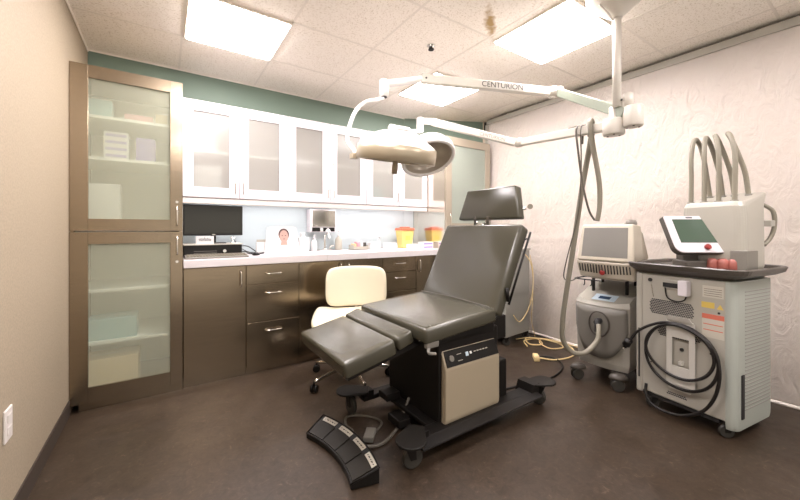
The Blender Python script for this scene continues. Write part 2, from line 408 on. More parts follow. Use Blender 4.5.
# tall left cabinet
t = thing('tall_cabinet', 'tall brushed steel cabinet with two frosted glass doors against the left wall', 'cabinet', (-.19, 3.2, 0))
X0, X1 = -.488, .104
b = carcass(X0, X1, FY+.025, YB-.01, .05, 2.19)
build(b, 'body', 'steel', t, True)
b = MB().box((X0+.04,FY+.03,0),(X1,FY+.05,.05)); build(b, 'toe_kick', 'steel_base', t, True)
build(MB().box((X0+.02,YB-.022,.07),(X1-.02,YB-.019,2.17)), 'back_lining', 'inwhite', t, True, 'white inner lining')
for z in (.40,.74,1.13,1.60,1.87):
    build(MB().box((X0+.02,FY+.05,z),(X1-.02,YB-.025,z+.018)), 'shelf', 'inwhite', t, True)
d = build(door_frame(X0,X1,1.137,2.185,FY,.022,-.400,.030,1.215,2.105), 'door', 'steel', t, True)
build(MB().box((-.400,FY+.008,1.215),(.030,FY+.014,2.105)), 'glass_pane', 'frost_tall', d, True)
bar_handle(d, (.070,FY,1.175),(.070,FY,1.31))
b = MB(); b.cyl((.070,FY-.004,1.34),(.070,FY,1.34),.009,n=14); build(b, 'lock', 'chrome', d, True)
d = build(door_frame(X0,X1,.055,1.131,FY,.022,-.400,.030,.150,1.055), 'door', 'steel', t, True)
build(MB().box((-.400,FY+.008,.150),(.030,FY+.014,1.055)), 'glass_pane', 'frost_tall', d, True)
bar_handle(d, (.070,FY,.97),(.070,FY,1.10))
b = MB(); b.cyl((.070,FY-.004,.92),(.070,FY,.92),.009,n=14); build(b, 'lock', 'chrome', d, True)

def carton(x, y, z, w, dd, hh, m, label, stripes=0, group=None, name='carton'):
    t = thing(name, label, 'box', (x, y, z), 0, group)
    build(MB().box((-w/2,-dd/2,0),(w/2,dd/2,hh), r=.003), 'body', m, t)
    if stripes:
        for k in range(stripes):
            zz = hh*(k+.5)/stripes
            build(MB().box((-w*.42,-dd/2-.001,zz-hh*.22/stripes),(w*.42,-dd/2,zz+hh*.18/stripes)), 'printed_band', 'purple' if m == 'paper' else 'paper', t)
    else:
        build(MB().box((-w*.49,-.003,hh-.0002),(w*.49,.003,hh+.001)), 'tape', 'paper', t)
    return t
carton(-.36,3.08,1.888,.13,.14,.12,'bluebox','blue carton on the top shelf behind the upper frosted door, left')
carton(-.15,3.10,1.888,.16,.16,.055,'pinkbox','flat pink carton on the top shelf behind the upper frosted door')
carton(-.02,3.10,1.888,.07,.14,.085,'tan','small tan carton on the top shelf behind the upper frosted door, right')
carton(-.27,3.05,1.618,.13,.14,.18,'paper','white striped carton on the second shelf behind the upper frosted door', 4)
carton(-.11,3.05,1.618,.11,.14,.16,'purple','violet carton on the second shelf beside the striped carton')
carton(-.33,3.06,1.148,.16,.16,.30,'paper','large white carton standing on the lowest shelf behind the upper door')
carton(-.29,3.08,.418,.26,.20,.14,'bluebox','teal carton on the middle shelf behind the lower frosted door')
carton(-.29,3.08,.068,.28,.22,.23,'tan','tan carton on the floor of the tall left cabinet')

# tall right cabinet
t = thing('tall_cabinet', 'tall steel cabinet with a mint frosted glass door in the back right corner', 'cabinet', (2.92, 3.05, 0))
X0, X1 = 2.572, 3.285
def yb(x): return DG[1]+(DE[1]-DG[1])*(x-DG[0])/(DE[0]-DG[0])-.012
b = MB(); b.prism([(X0+.012,FY+.025),(X1,FY+.025),(X1,yb(X1)),(X0+.012,yb(X0+.012))],.05,2.19); build(b, 'body', 'steel', t, True)
build(MB().prism([(X0,FY+.003),(X0+.012,FY+.003),(X0+.012,yb(X0+.012)),(X0,yb(X0))],.0,2.19), 'side_panel', 'sidesteel', t, True, 'mirror-like steel side panel')
build(MB().box((X0+.012,FY+.03,0),(X1,FY+.05,.05)), 'toe_kick', 'steel_base', t, True)
for (z0, z1, gz0, gz1, hz) in ((1.137,2.185,1.215,2.095,1.18),(.055,1.131,.15,1.055,.97)):
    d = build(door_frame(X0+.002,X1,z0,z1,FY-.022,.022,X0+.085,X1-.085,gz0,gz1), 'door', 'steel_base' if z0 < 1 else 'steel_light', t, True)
    build(MB().box((X0+.085,FY-.014,gz0),(X1-.085,FY-.008,gz1)), 'glass_pane', 'frost_right', d, True)
    bar_handle(d, (X0+.045,FY-.022,hz),(X0+.045,FY-.022,hz+.14))

# upper cabinets (three double units)
UX = [.112,.522,.932,1.342,1.752,2.162,2.566]
UY = 3.20
ul = ['white double wall cabinet with frosted doors, next to the tall left cabinet',
      'white double wall cabinet with frosted doors, middle of the three',
      'white double wall cabinet with frosted doors, next to the tall right cabinet']
for k in range(3):
    xa, xb = UX[2*k]+.001, UX[2*k+2]-.001
    t = thing('wall_cabinet', ul[k], 'cabinet', ((xa+xb)/2, 3.37, 1.40), 0, None)
    b = carcass(xa, xb, UY+.022, YB-.012, 1.40, 2.185)
    xm = UX[2*k+1]; b.box((xm-.009,UY+.022,1.418),(xm+.009,YB-.02,2.167)); build(b, 'body', 'white', t, True)
    for x_a, x_b in ((xa+.018, xm-.009), (xm+.009, xb-.018)):
        build(MB().box((x_a,UY+.05,1.78),(x_b,YB-.022,1.796)), 'shelf', 'inwhite', t, True)
    for i in (0, 1):
        a, bb = UX[2*k+i]+.003, UX[2*k+i+1]-.003
        d = build(door_frame(a,bb,1.408,2.183,UY,.020,a+.073,bb-.073,1.49,2.10), 'door', 'white', t, True)
        build(MB().box((a+.073,UY+.008,1.49),(bb-.073,UY+.013,2.10)), 'glass_pane', 'frost_up', d, True)
        hx = bb-.028 if i == 0 else a+.028
        bar_handle(d, (hx,UY,1.44),(hx,UY,1.57), r=.0045)
        for kx in ((hx,),) if (k == 1) else ():
            b = MB(); b.cyl((kx[0],UY-.006,1.79),(kx[0],UY,1.79),.007,n=12); build(b, 'lock', 'chrome', d, True)
solo(MB().box((.112,UY+.006,1.355),(2.566,UY+.03,1.399), r=.003), 'light_rail', 'rail', 'cream moulding strip running along the bottom of the wall cabinets', 'moulding')
carton(.30,3.33,1.418,.20,.12,.26,'paper','white carton in the first wall cabinet, bottom left')
carton(.26,3.36,1.796,.20,.12,.22,'paper','white carton on the upper shelf of the first wall cabinet')
carton(1.93,3.36,1.418,.17,.12,.20,'bluebox','pale blue carton in the last wall cabinet, seen through its left door')
carton(1.10,3.36,1.418,.14,.12,.12,'paper','low white carton in the middle wall cabinet, left half')
for (xx, ln_, lb) in ((.72,1.1,'added slim fill light strip under the wall cabinets above the monitor'),(1.96,1.1,'added slim fill light strip under the wall cabinets above the sink end')):  # strips added to brighten counter and backsplash, no fixture known here
    t = thing('added_fill_strip', lb, 'lamp', (xx, 3.34, 1.372))
    build(MB().box((-ln_/2,-.03,.012),(ln_/2,.03,.027)), 'housing', 'white', t)
    build(MB().box((-ln_/2+.01,-.025,.006),(ln_/2-.01,.025,.012)), 'diffuser', 'strip', t)

# base cabinets
BY = 2.92
def base_unit(x0, x1, kind, label):
    t = thing('base_cabinet', label, 'cabinet', ((x0+x1)/2, 3.2, 0))
    build(MB().box((x0+.001,BY+.020,.055),(x1-.001,min(YB-.012,yb(x1)),.868)), 'body', 'steel_base', t, True)
    build(MB().box((x0+.001,BY+.03,0),(x1-.001,BY+.05,.055)), 'toe_kick', 'steel_base', t, True)
    def face(a, b_, z0, z1, nm): return build(MB().box((a+.002,BY,z0),(b_-.002,BY+.019,z1), r=.0015, seg=1), nm, 'steel_base', t, True)
    def hh(p, z, a, b_, two=False):
        xm = (a+b_)/2
        bar_handle(p, (xm-.065,BY,z),(xm+.065,BY,z))
    if kind == 'door_r': d = face(x0,x1,.06,.862,'door'); bar_handle(d, (x1-.04,BY,.70),(x1-.04,BY,.83))
    if kind == 'door_l': d = face(x0,x1,.06,.862,'door'); bar_handle(d, (x0+.04,BY,.70),(x0+.04,BY,.83))
    if kind == 'pair':
        xm = (x0+x1)/2
        d = face(x0,xm,.06,.862,'door'); bar_handle(d, (xm-.04,BY,.72),(xm-.04,BY,.84))
        d = face(xm,x1,.06,.862,'door'); bar_handle(d, (xm+.04,BY,.72),(xm+.04,BY,.84))
    if kind == 'dr3':
        for z0, z1 in ((.06,.405),(.409,.706),(.710,.862)): hh(face(x0,x1,z0,z1,'drawer'), z1-.07, x0, x1)
    if kind == 'dr4':
        for z0, z1 in ((.06,.30),(.304,.52),(.524,.715),(.719,.862)): hh(face(x0,x1,z0,z1,'drawer'), z1-.06, x0, x1)
base_unit(.108,.526,'door_r','steel base cabinet with one door, under the computer monitor')
base_unit(.526,.944,'dr3','steel base cabinet with three drawers, left of the cream stool')
base_unit(.944,1.78,'pair','steel base cabinet with two doors behind the cream stool')
base_unit(1.78,2.188,'dr4','steel base cabinet with stacked small drawers behind the exam chair')
base_unit(2.188,2.568,'door_l','narrow steel base cabinet with one door, next to the tall right cabinet')

t = thing('countertop', 'long white countertop with a thick front edge', 'countertop', (1.33, 3.2, .87))
SX0, SX1, SY0, SY1 = 1.18, 1.58, 3.03, 3.36
b = MB()
b.box((.108,2.88,.870),(SX0,3.532,.928), r=.004); b.prism([(SX1,2.88),(2.570,2.88),(2.570,yb(2.57)),(2.46,3.532),(SX1,3.532)],.870,.928)
b.box((SX0,2.88,.870),(SX1,SY0,.928), r=.004); b.box((SX0,SY1,.870),(SX1,3.532,.928))
build(b, 'slab', 'counter', t, True)
b = MB(); b.box((SX0,SY0,.876),(SX1,SY1,.880))
build(b, 'sink_basin', 'chrome', t, True)
b = MB(); b.cyl((1.38,3.43,.928),(1.38,3.43,.95),.022); b.tube([(1.38,3.43,.94),(1.38,3.43,1.06),(1.38,3.40,1.10),(1.38,3.34,1.10),(1.38,3.30,1.06)],.010,n=10); b.tube([(1.44,3.43,.93),(1.44,3.43,.965),(1.47,3.41,.975)],.007,n=8)
build(b, 'faucet', 'chrome', t, True)
CT = .928

# ================================================================== COUNTER ITEMS
t = thing('computer_tower', 'low black desktop computer lying flat under the monitor', 'computer', (.325, 3.27, CT))
build(MB().box((-.205,-.15,.004),(.205,.15,.094), r=.004), 'case', 'black', t)
build(MB().box((-.21,-.155,.094),(.215,.15,.102), r=.002), 'top_cover', 'machine', t)
b = MB()
for z in (.03,.045): b.box((-.14,-.1515,z),(.02,-.15,z+.003))
build(b, 'drive_slot', 'machinegrey', t)
b = MB(); b.cyl((.075,-.160,.045),(.075,-.15,.045),.013,n=16); build(b, 'power_button', 'chrome', t)
PT = CT+.102
t = thing('computer_monitor', 'wide black computer monitor standing on the desktop computer', 'monitor', (.335, 3.27, PT))
build(MB().box((-.09,-.07,0),(.09,.07,.008), r=.003), 'stand_base', 'black', t)
build(MB().box((-.02,.0,.008),(.02,.02,.12), r=.003), 'stand_neck', 'black', t)
build(MB().box((-.215,-.022,.066),(.222,.006,.318), r=.005), 'bezel', 'black', t)
build(MB().box((-.205,-.0235,.083),(.212,-.0215,.309)), 'screen', 'screen', t)
b = MB(); b.box((-.012,-.0232,.070),(.012,-.0218,.078)); build(b, 'badge', 'machine', t)
t = thing('greeting_card', 'small white card with handwriting standing before the monitor base', 'card', (.262, 3.13, PT), 0)
b = MB(); b.box((-.062,0,0),(.062,.002,.063)); build(b, 'front_leaf', 'paper', t)
b = MB(); b.hexa([(-.062,.03,0),(.062,.03,0),(.062,.032,0),(-.062,.032,0),(-.062,.001,.063),(.062,.001,.063),(.062,.003,.063),(-.062,.003,.063)]); build(b, 'rear_leaf', 'paper', t)
b = MB(); pts = [(-.042+.0028*k, -.001, .036+.011*math.sin(k*1.9)*(1 if k % 7 else 1.7)) for k in range(31)]; b.tube(pts,.0011,n=5,sm=4); build(b, 'handwriting', 'text', t)
t = thing('keyboard', 'long grey computer keyboard at the counter edge below the monitor', 'keyboard', (.325, 3.005, CT))
build(MB().hexa([(-.205,-.07,0),(.225,-.07,0),(.225,.07,0),(-.205,.07,0),(-.205,-.07,.012),(.225,-.07,.012),(.225,.07,.026),(-.205,.07,.026)], r=.003), 'case', 'machinegrey', t)
b = MB()
for r_ in range(5):
    for c_ in range(20):
        x = -.192+c_*.0206; y = -.052+r_*.023; z = .0145+r_*.0023
        b.box((x,y,z),(x+.016,y+.018,z+.006))
build(b, 'keys', 'hose', t)['kind'] = 'stuff'
t = thing('computer_mouse', 'small dark mouse on the counter to the right of the keyboard', 'mouse', (.64, 3.12, CT))
b = MB(); mx = Matrix.Diagonal((.030,.050,.026,1)); b.lathe([(0,0),(1,.0),(1,.3),(.85,.75),(.5,.95),(0,1)], mx, n=20); build(b, 'shell', 'black', t)
b = MB(); b.tube([(0,.045,.008),(.01,.10,.006),(-.03,.17,.02),(-.09,.24,.06),(-.12,.30,.12)],.003,n=6); build(b, 'cord', 'cordb', t)
t = thing('pen_stand', 'chrome wire stand of small tools on the computer beside the monitor neck', 'stand', (.475, 3.22, PT))
b = MB(); b.cyl((0,0,0),(0,0,.006),.025,n=16); b.cyl((0,0,.006),(0,0,.05),.004,n=8); build(b, 'stem', 'chrome', t)
b = MB()
for a in range(4): b.cyl((0,0,.03),(.022*math.cos(a*1.57+.5),.022*math.sin(a*1.57+.5),.055),.003,n=6)
build(b, 'prongs', 'chrome', t)
b = MB(); b.tube([(.55,3.35,.955),(.60,3.30,.95),(.66,3.32,CT+.006),(.74,3.28,CT+.006),(.70,3.22,CT+.006),(.62,3.24,CT+.006),(.60,3.30,CT+.012)],.0045,n=7)
b.tube([(.56,3.36,1.00),(.63,3.40,.99),(.70,3.36,.94),(.76,3.33,CT+.006)],.004,n=7)
solo(b, 'cable_tangle', 'cordb', 'black cables tangled on the counter beside the desktop computer', 'cable')
t = thing('leaflet_holder', 'small white leaflet holder standing left of the portrait display', 'holder', (.735, 3.36, CT))
build(MB().box((-.045,-.02,0),(.045,.02,.10), r=.002), 'pocket', 'paper', t); build(MB().box((-.04,-.005,.10),(.04,.005,.125)), 'leaflets', 'machine', t)
# portrait display
t = thing('display_stand', 'white counter display printed with a face portrait', 'display', (.918, 3.32, CT))
b = MB(); b.prism([(-.165,0),(.165,0),(.135,.235),(.10,.25),(-.10,.25),(-.135,.235)],-.003,.003, mx=Matrix.Translation((0,0,0)) @ Matrix.Rotation(PI/2-.12,4,'X')); build(b, 'front_board', 'paper', t)
b = MB(); b.hexa([(-.14,.09,0),(.14,.09,0),(.14,.093,0),(-.14,.093,0),(-.10,.035,.21),(.10,.035,.21),(.10,.038,.21),(-.10,.038,.21)]); build(b, 'back_strut', 'paper', t)
fm = Matrix.Translation((0,-.0035,0)) @ Matrix.Rotation(PI/2-.12,4,'X')
def ell(cx, cy, rx, ry, n=24): return [(cx+rx*math.cos(2*PI*k/n), cy+ry*math.sin(2*PI*k/n)) for k in range(n)]
b = MB(); b.prism(ell(.015,.170,.050,.058),.0,.001,mx=fm); build(b, 'printed_hair', 'hair', t)
b = MB(); b.prism(ell(.015,.152,.041,.060),.001,.002,mx=fm); b.prism([(-.005,.12),(.035,.12),(.05,.07),(-.02,.07)],.0005,.0012,mx=fm); build(b, 'printed_face', 'skin', t)
b = MB()
for x in (.0,.03): b.prism(ell(x,.16,.007,.0035,10),.002,.0026,mx=fm)
b.prism(ell(.015,.128,.011,.003,10),.002,.0026,mx=fm)
build(b, 'printed_features', 'hair', t)
t = thing('tissue_box', 'white box behind the right end of the portrait display', 'box', (1.135, 3.40, CT))
build(MB().box((-.05,-.05,0),(.05,.05,.14), r=.004), 'body', 'paper', t); b = MB(); b.lathe([(.03,.14),(.022,.165),(.03,.185),(.008,.19),(0,.18)], n=9); build(b, 'tissue', 'paper', t)
# wall dispenser
t = thing('towel_dispenser', 'wall-mounted steel dispenser with mirror front above the sink', 'dispenser', (1.355, 3.50, 1.118))
build(MB().box((-.135,-.08,0),(.145,.032,.235), r=.003), 'body', 'white', t)
build(MB().box((-.110,-.083,.055),(.135,-.080,.225)), 'mirror_front', 'chrome', t)
build(MB().box((-.115,-.083,.006),(.130,-.080,.048)), 'slot', 'black', t)
b = MB(); b.hexa([(-.03,-.09,.004),(.0,-.09,.004),(.0,-.083,.004),(-.03,-.083,.004),(-.03,-.09,.042),(.0,-.09,.042),(.0,-.083,.045),(-.03,-.083,.045)]); b.lathe([(.03,0),(.024,.02),(.008,.038),(0,.04)], Matrix.Translation((.05,-.095,.0)), n=12); build(b, 'towel', 'paper', t)
def pump_bottle(x, y, m, label, k=1.0):
    t = thing('pump_bottle', label, 'bottle', (x, y, CT), 0)
    build(MB().lathe([(0,0),(.030*k,0),(.031*k,.01),(.030*k,.085*k),(.020*k,.105*k),(.011,.112*k),(.011,.12*k)], n=20), 'bottle', m, t)
    b = MB(); b.cyl((0,0,.118*k),(0,0,.135*k),.013,n=14); b.cyl((0,0,.135*k),(0,0,.16*k),.004,n=8); b.tube([(0,0,.158*k),(0,-.02,.16*k),(0,-.038,.152*k)],.005,n=8); build(b, 'pump', 'white', t)
pump_bottle(1.26,3.42,'paper','white pump bottle to the left of the faucet below the dispenser')
pump_bottle(1.53,3.42,'machine','tall white pump bottle to the right of the faucet', 1.25)
pump_bottle(2.03,3.42,'paper','white pump bottle left of the yellow sharps container', .8)
t = thing('supply_tray', 'clear tray of small orange and dark supplies right of the sink', 'tray', (1.74, 3.36, CT))
build(MB().box((-.09,-.06,0),(.09,.06,.006)).box((-.09,-.06,0),(-.086,.06,.05)).box((.086,-.06,0),(.09,.06,.05)).box((-.086,-.06,0),(.086,-.056,.035)).box((-.086,.056,0),(.086,.06,.05)), 'tray', 'machine', t)
for i, (xx, mm, hh) in enumerate(((-.06,'tan',.06),(-.02,'pinkbox',.075),(.02,'paper',.085),(.06,'text',.07))):
    carton(1.74+xx,3.36,CT+.006,.034,.07,hh,mm,['small tan pack in the supply tray','small rose pack in the supply tray','small white pack in the supply tray','small black pack in the supply tray'][i])
carton(1.93,3.38,CT,.11,.09,.075,'paper','white carton on the counter right of the supply tray')
t = thing('sharps_container', 'yellow sharps container with an orange-red lid at the right end of the counter', 'container', (2.35, 3.36, CT))
def taper(w0, d0, w1, d1, z0, z1, r=.008): return MB().hexa([(-w0,-d0,z0),(w0,-d0,z0),(w0,d0,z0),(-w0,d0,z0),(-w1,-d1,z1),(w1,-d1,z1),(w1,d1,z1),(-w1,d1,z1)], r=r, smooth=False)
build(taper(.066,.055,.088,.07,0,.205), 'bin', 'yellow', t)
b = taper(.096,.078,.088,.070,.205,.235,.006); build(b, 'lid', 'orange', t)
build(MB().box((-.05,-.04,.235),(.05,.04,.248), r=.005), 'lid_flap', 'orange', t)
build(MB().box((-.035,-.0655,.09),(.035,-.0605,.15)), 'label_patch', 'labely', t)
carton(2.09,3.27,CT,.13,.09,.062,'paper','white carton on the counter, left and in front of the sharps container')
carton(2.46,3.10,CT,.15,.09,.075,'paper','white carton with blue print by the mirror-like side panel', 2)
carton(2.28,3.10,CT,.12,.09,.055,'paper','low white carton in front of the sharps container')

# ================================================================== STOOL
t = thing('task_stool', 'cream swivel stool with a chrome five-star base on casters', 'stool', (1.17, 2.42, 0), math.radians(0))
b = MB(); n = 5
hub = V((0,0,.10))
for k in range(5):
    a = math.radians(193+72*k); e = V((.31*math.cos(a), .31*math.sin(a), .075))
    m = MB(); m.tube([hub+V((.02*math.cos(a),.02*math.sin(a),0)), hub*.5+e*.5+V((0,0,.012)), e], lambda u: .018-.006*u, n=8, sm=4); build(m, 'leg', 'chrome', t)
    m = MB(); m.cyl(e+V((0,0,.006)), e-V((0,0,.03)), .007, n=8)
    c = build(m, 'caster', 'black', t)
    ax = V((-math.sin(a+.6), math.cos(a+.6), 0)); w = MB()
    for sg in (-1,1): w.cyl(V((e.x,e.y,.028))+ax*sg*.006, V((e.x,e.y,.028))+ax*sg*.024, .028, n=18, bev=.004)
    build(w, 'wheel', 'black', c)
build(MB().cyl((0,0,.07),(0,0,.14),.03).cyl((0,0,.14),(0,0,.30),.022).cyl((0,0,.30),(0,0,.42),.013), 'gas_column', 'chrome', t)
build(MB().box((-.1,-.1,.41),(.1,.1,.435), r=.01), 'seat_plate', 'black', t)
def shell(nm, fn, m, nu=16, nv=12, th=.03):
    b = MB(); g = [[b.bm.verts.new(fn(i/nu, j/nv)) for j in range(nv+1)] for i in range(nu+1)]
    for i in range(nu):
        for j in range(nv): b.bm.faces.new((g[i][j], g[i+1][j], g[i+1][j+1], g[i][j+1]))
    bmesh.ops.recalc_face_normals(b.bm, faces=b.bm.faces[:])
    bmesh.ops.solidify(b.bm, geom=b.bm.faces[:], thickness=th)
    bmesh.ops.recalc_face_normals(b.bm, faces=b.bm.faces[:])
    o = build(b, nm, m, t)
    md = o.modifiers.new('s', 'SUBSURF'); md.levels = 1; md.render_levels = 1
    for f in o.data.polygons: f.use_smooth = True
    return o
SD = math.radians(-68)   # stool faces back-left: its back stands on the +x side rotated
SM = Matrix.Translation((.06,-.03,0)) @ Matrix.Rotation(math.radians(-24), 4, 'Z')
def superq(u, v, p=.35):
    a, b_ = 2*u-1, 2*v-1
    k = 1/ max(1e-6, (abs(a)**5+abs(b_)**5)**.2) * max(abs(a), abs(b_)) if (a or b_) else 1
    return a*k, b_*k
def seatf(u, v):
    a, b_ = superq(u, v)
    z = .465+.018*(a*a)+.05*max(0,-b_-.55)*-1+(.045*max(0,b_-.5)/.5)+.02*abs(a)**3
    return SM @ V((a*.265-.07, b_*.25-.02, z))
shell('seat', seatf, 'cream', th=.045)
def backf(u, v):
    a, b_ = superq(u, v)
    wv = .258
    y = .245+.045*v-.07*a*a
    return SM @ V((a*wv, y, .672+.165*b_))
shell('backrest', backf, 'cream', th=.035)
b = MB(); b.tube([SM @ V(p) for p in ((0,.08,.42),(0,.24,.43),(0,.30,.50),(0,.29,.60))],.016,n=8); build(b, 'back_bracket', 'chrome', t)

# ================================================================== EXAM CHAIR
t = thing('exam_chair', 'grey-brown vinyl procedure chair with a raised backrest on a wheeled black base', 'exam chair', (1.45, 1.66, 0))
YN, YFm = 1.35, 2.05; YC = (YN+YFm)/2; W = YFm-YN
def pad(name, a, b, h, w=W, r=.028, yc=YC, top=True, m='leather', crown=.012, extra=0):
    """pad whose upper surface runs from a to b in the x-z plane"""
    a, b = V((a[0], yc, a[1])), V((b[0], yc, b[1])); d = (b-a); x = d.normalized(); y = V((0,1,0)); z = x.cross(y)
    if z.z < 0: z = -z; 
    z = V((-x.z, 0, x.x))
    mx = Matrix.Identity(4); mx.col[0][:3] = x; mx.col[1][:3] = V((0,1,0)); mx.col[2][:3] = z if True else z
    # right handed: x cross y = (-x.z,0,x.x)
    mx.col[3][:3] = (a+b)/2-z*h/2
    return build(MB().cushion(d.length, w, h, mx, r=r, crown=crown), name, m, t, True), mx, d.length
s_, smx, sl = pad('seat', (1.07,.650),(1.60,.690),.085, r=.021)
build(MB().box((-sl/2+.02,-W/2+.03,-.0425-.022),(sl/2-.02,W/2-.03,-.0425+.004), mx=smx), 'seat_board', 'blackmetal', t, True)
s_, bmx, bl = pad('backrest', (1.575,.660),(1.835,1.185),.085, r=.021)
build(MB().box((-bl/2+.03,-W/2+.03,-.0425-.025),(bl/2-.03,W/2-.03,-.0425+.004), mx=bmx), 'back_board', 'blackmetal', t, True)
# seam welts across the seat / back junction and the front edge
b = MB(); b.tube([smx @ V((sl/2-.035,-W/2+.03,.050)), smx @ V((sl/2-.035,0,.058)), smx @ V((sl/2-.035,W/2-.03,.050))],.004,n=6)
b.tube([smx @ V((-sl/2+.05,-W/2+.01,.035)), smx @ V((-sl/2+.05,-W/2+.03,.048))],.003,n=6,sm=0); build(b, 'seam_welt', 'piping', t, True)
# leg rest: small pad + footrest pad
s_, _, _ = pad('leg_pad', (.955,.600),(1.055,.632),.075, w=.61, yc=1.745, r=.018, crown=.006)
s_, fmx, fl = pad('footrest', (.665,.538),(.950,.600),.085, w=.60, yc=1.740, r=.018)
build(MB().box((-fl/2+.02,-.27,-.0425-.02),(fl/2+.12,.27,-.0425+.004), mx=fmx), 'footrest_board', 'blackmetal', t, True)
b = MB()
for y in (1.55,1.85): b.box((.80,y-.015,.50),(1.25,y+.015,.53))
build(b, 'footrest_arm', 'blackmetal', t, True)
# headrest (trapezoid pad), tilted
b = MB()
def hp(x, y, z): return (x, y, z)
yc = 1.72
b.hexa([(1.925,yc-.275,1.222),(1.925,yc+.295,1.222),(1.995,yc+.295,1.212),(1.995,yc-.275,1.212),
        (1.955,yc-.225,1.448),(1.955,yc+.225,1.448),(2.025,yc+.225,1.438),(2.025,yc-.225,1.438)], r=.013, seg=3, smooth=True)
build(b, 'headrest', 'leather', t, True)
b = MB()
for y in (yc-.06, yc+.06): b.box((1.87,y-.012,1.05),(1.885,y+.012,1.24))
b.tube([(2.005,yc-.12,1.27),(2.03,yc-.26,1.29)],.009,n=8,sm=0); b.tube([(1.88,yc,1.17),(1.94,yc,1.2),(2.0,yc,1.27)],.016,n=8)
build(b, 'headrest_bracket', 'chrome', t, True)
b = MB(); b.cyl((2.02,yc-.295,1.300),(2.04,yc-.275,1.300),.018,.014,n=16); build(b, 'headrest_knob', 'hose', t, True)
# back side rail + gas spring visible beside the backrest
b = MB(); b.tube([(1.69,YN-.012,.70),(1.90,YN-.012,1.13)],.007,n=8,sm=0); b.tube([(1.685,YN-.012,.72),(1.675,YN-.012,.80)],.010,n=8,sm=0)
b.tube([(1.70,YN-.01,.74),(1.685,YN+.03,.80)],.005,n=6,sm=0); b.tube([(1.87,YN-.01,1.09),(1.82,YN+.03,1.06)],.005,n=6,sm=0)
build(b, 'side_rail', 'blackmetal', t, True)
# mechanism under the seat
b = MB(); b.box((1.16,1.42,.53),(1.66,1.95,.60), r=.006); b.box((1.50,1.46,.45),(1.82,1.90,.60), r=.01); b.box((1.14,1.37,.56),(1.19,1.42,.60), r=.004)
build(b, 'seat_frame', 'blackmetal', t, True)
b = MB(); b.box((1.085,1.355,.545),(1.165,1.385,.585), r=.008); b.tube([(1.10,1.36,.55),(1.09,1.348,.53),(1.13,1.345,.52)],.008,n=8); build(b, 'rail_clamp', 'machinegrey', t, True)
# column housing
build(MB().box((1.22,1.425,.075),(1.70,1.93,.56), r=.012), 'column', 'blackmetal', t, True)
# cream side cover with its sloped control panel
def prof(mb, pts, y0, y1, r=0):   # polygon in x-z extruded in y
    m = Matrix(((1,0,0,0),(0,0,-1,0),(0,1,0,0),(0,0,0,1)))
    mb.prism([(x, z) for x, z in pts], -y1, -y0, r=r, mx=m); return mb
def yprism(mb, poly, x0, x1, r=0):     # polygon in y-z extruded in x
    m = Matrix(((0,0,1,0),(1,0,0,0),(0,1,0,0),(0,0,0,1)))
    mb.prism(poly, x0, x1, r=r, mx=m); return mb
b = MB(); poly = [(1.235,.095),(1.245,.082),(1.60,.082),(1.640,.095),(1.655,.125),(1.665,.405),(1.665,.455),(1.235,.455)]
yprism(b, [(1.425,.085),(1.395,.095),(1.385,.12),(1.385,.395),(1.425,.490)], 1.235, 1.665, r=.008)
build(b, 'side_cover', 'creampl', t, True)
# control panel on the slope between (y1.385,z.395) and (y1.425,z.49)
u_ = V((0,.040,.095)).normalized(); nrm = V((0,-.095,.040)).normalized()
cmx = frame_mx(V((1.452,1.405,.4425))+nrm*.001, (1,0,0), u_)
build(MB().box((-.205,-.042,0),(.205,.044,.004), r=.0015, mx=cmx), 'control_panel', 'black', t, True)
b = MB()
for x in (-.165,): b.cyl(cmx @ V((x,0,.004)), cmx @ V((x,0,.012)),.016,n=18)
build(b, 'dial', 'machinegrey', t, True)
b = MB(); b.box((-.055,-.008,.004),(-.035,.014,.007),mx=cmx); build(b, 'power_switch', 'lightblue', t, True)
build(MB().box((-.022,-.002,.004),(-.008,.012,.006),mx=cmx), 'indicator', 'whitetext', t, True)
for xa in (.010,.034,.058,.082,.106): build(MB().box((xa,.003,.004),(xa+.017,.0085,.0048),mx=cmx), 'printed_word', 'labelw', t, True)
for xa, za in ((-.12,.012),(-.12,-.022)): build(MB().box((xa,za,.004),(xa+.035,za+.003,.0048),mx=cmx), 'printed_word', 'labelw', t, True)
build(MB().box((1.70,1.43,.075),(1.79,1.90,.335), r=.012), 'rear_housing', 'blackmetal', t, True)
# floor frame
b = MB()
b.box((1.02,1.36,.075),(2.00,1.45,.105), r=.006); b.box((1.02,1.90,.075),(2.00,1.98,.105), r=.006); b.box((1.16,1.45,.078),(1.30,1.92,.102), r=.004); b.box((1.62,1.45,.078),(1.80,1.92,.102), r=.004)
b.hexa([(1.02,1.30,.088),(1.98,1.30,.088),(1.98,1.36,.078),(1.02,1.36,.078),(1.02,1.302,.094),(1.98,1.302,.094),(1.98,1.36,.105),(1.02,1.36,.105)])
b.hexa([(1.92,1.35,.078),(2.0,1.35,.078),(2.0,1.47,.078),(1.92,1.47,.078),(1.95,1.35,.15),(2.02,1.35,.15),(2.02,1.47,.15),(1.95,1.47,.15)])
b.box((1.04,1.90,.10),(1.09,1.97,.135)); b.box((1.04,1.36,.10),(1.10,1.42,.135))
build(b, 'base_frame', 'blackmetal', t, True)
def lobe(cx, cy, dx, dy, L=.15, w=.075):   # rounded caster cover plate
    pts = []; a0 = math.atan2(dy, dx)
    for k in range(11):
        a = a0-PI/2+PI*k/10; pts.append((cx+dx*L*.35+w*math.cos(a), cy+dy*L*.35+w*math.sin(a)))
    nx, ny = -dy, dx
    pts += [(cx-dx*L*.5+nx*w*.55, cy-dy*L*.5+ny*w*.55), (cx-dx*L*.5-nx*w*.55, cy-dy*L*.5-ny*w*.55)]
    return pts
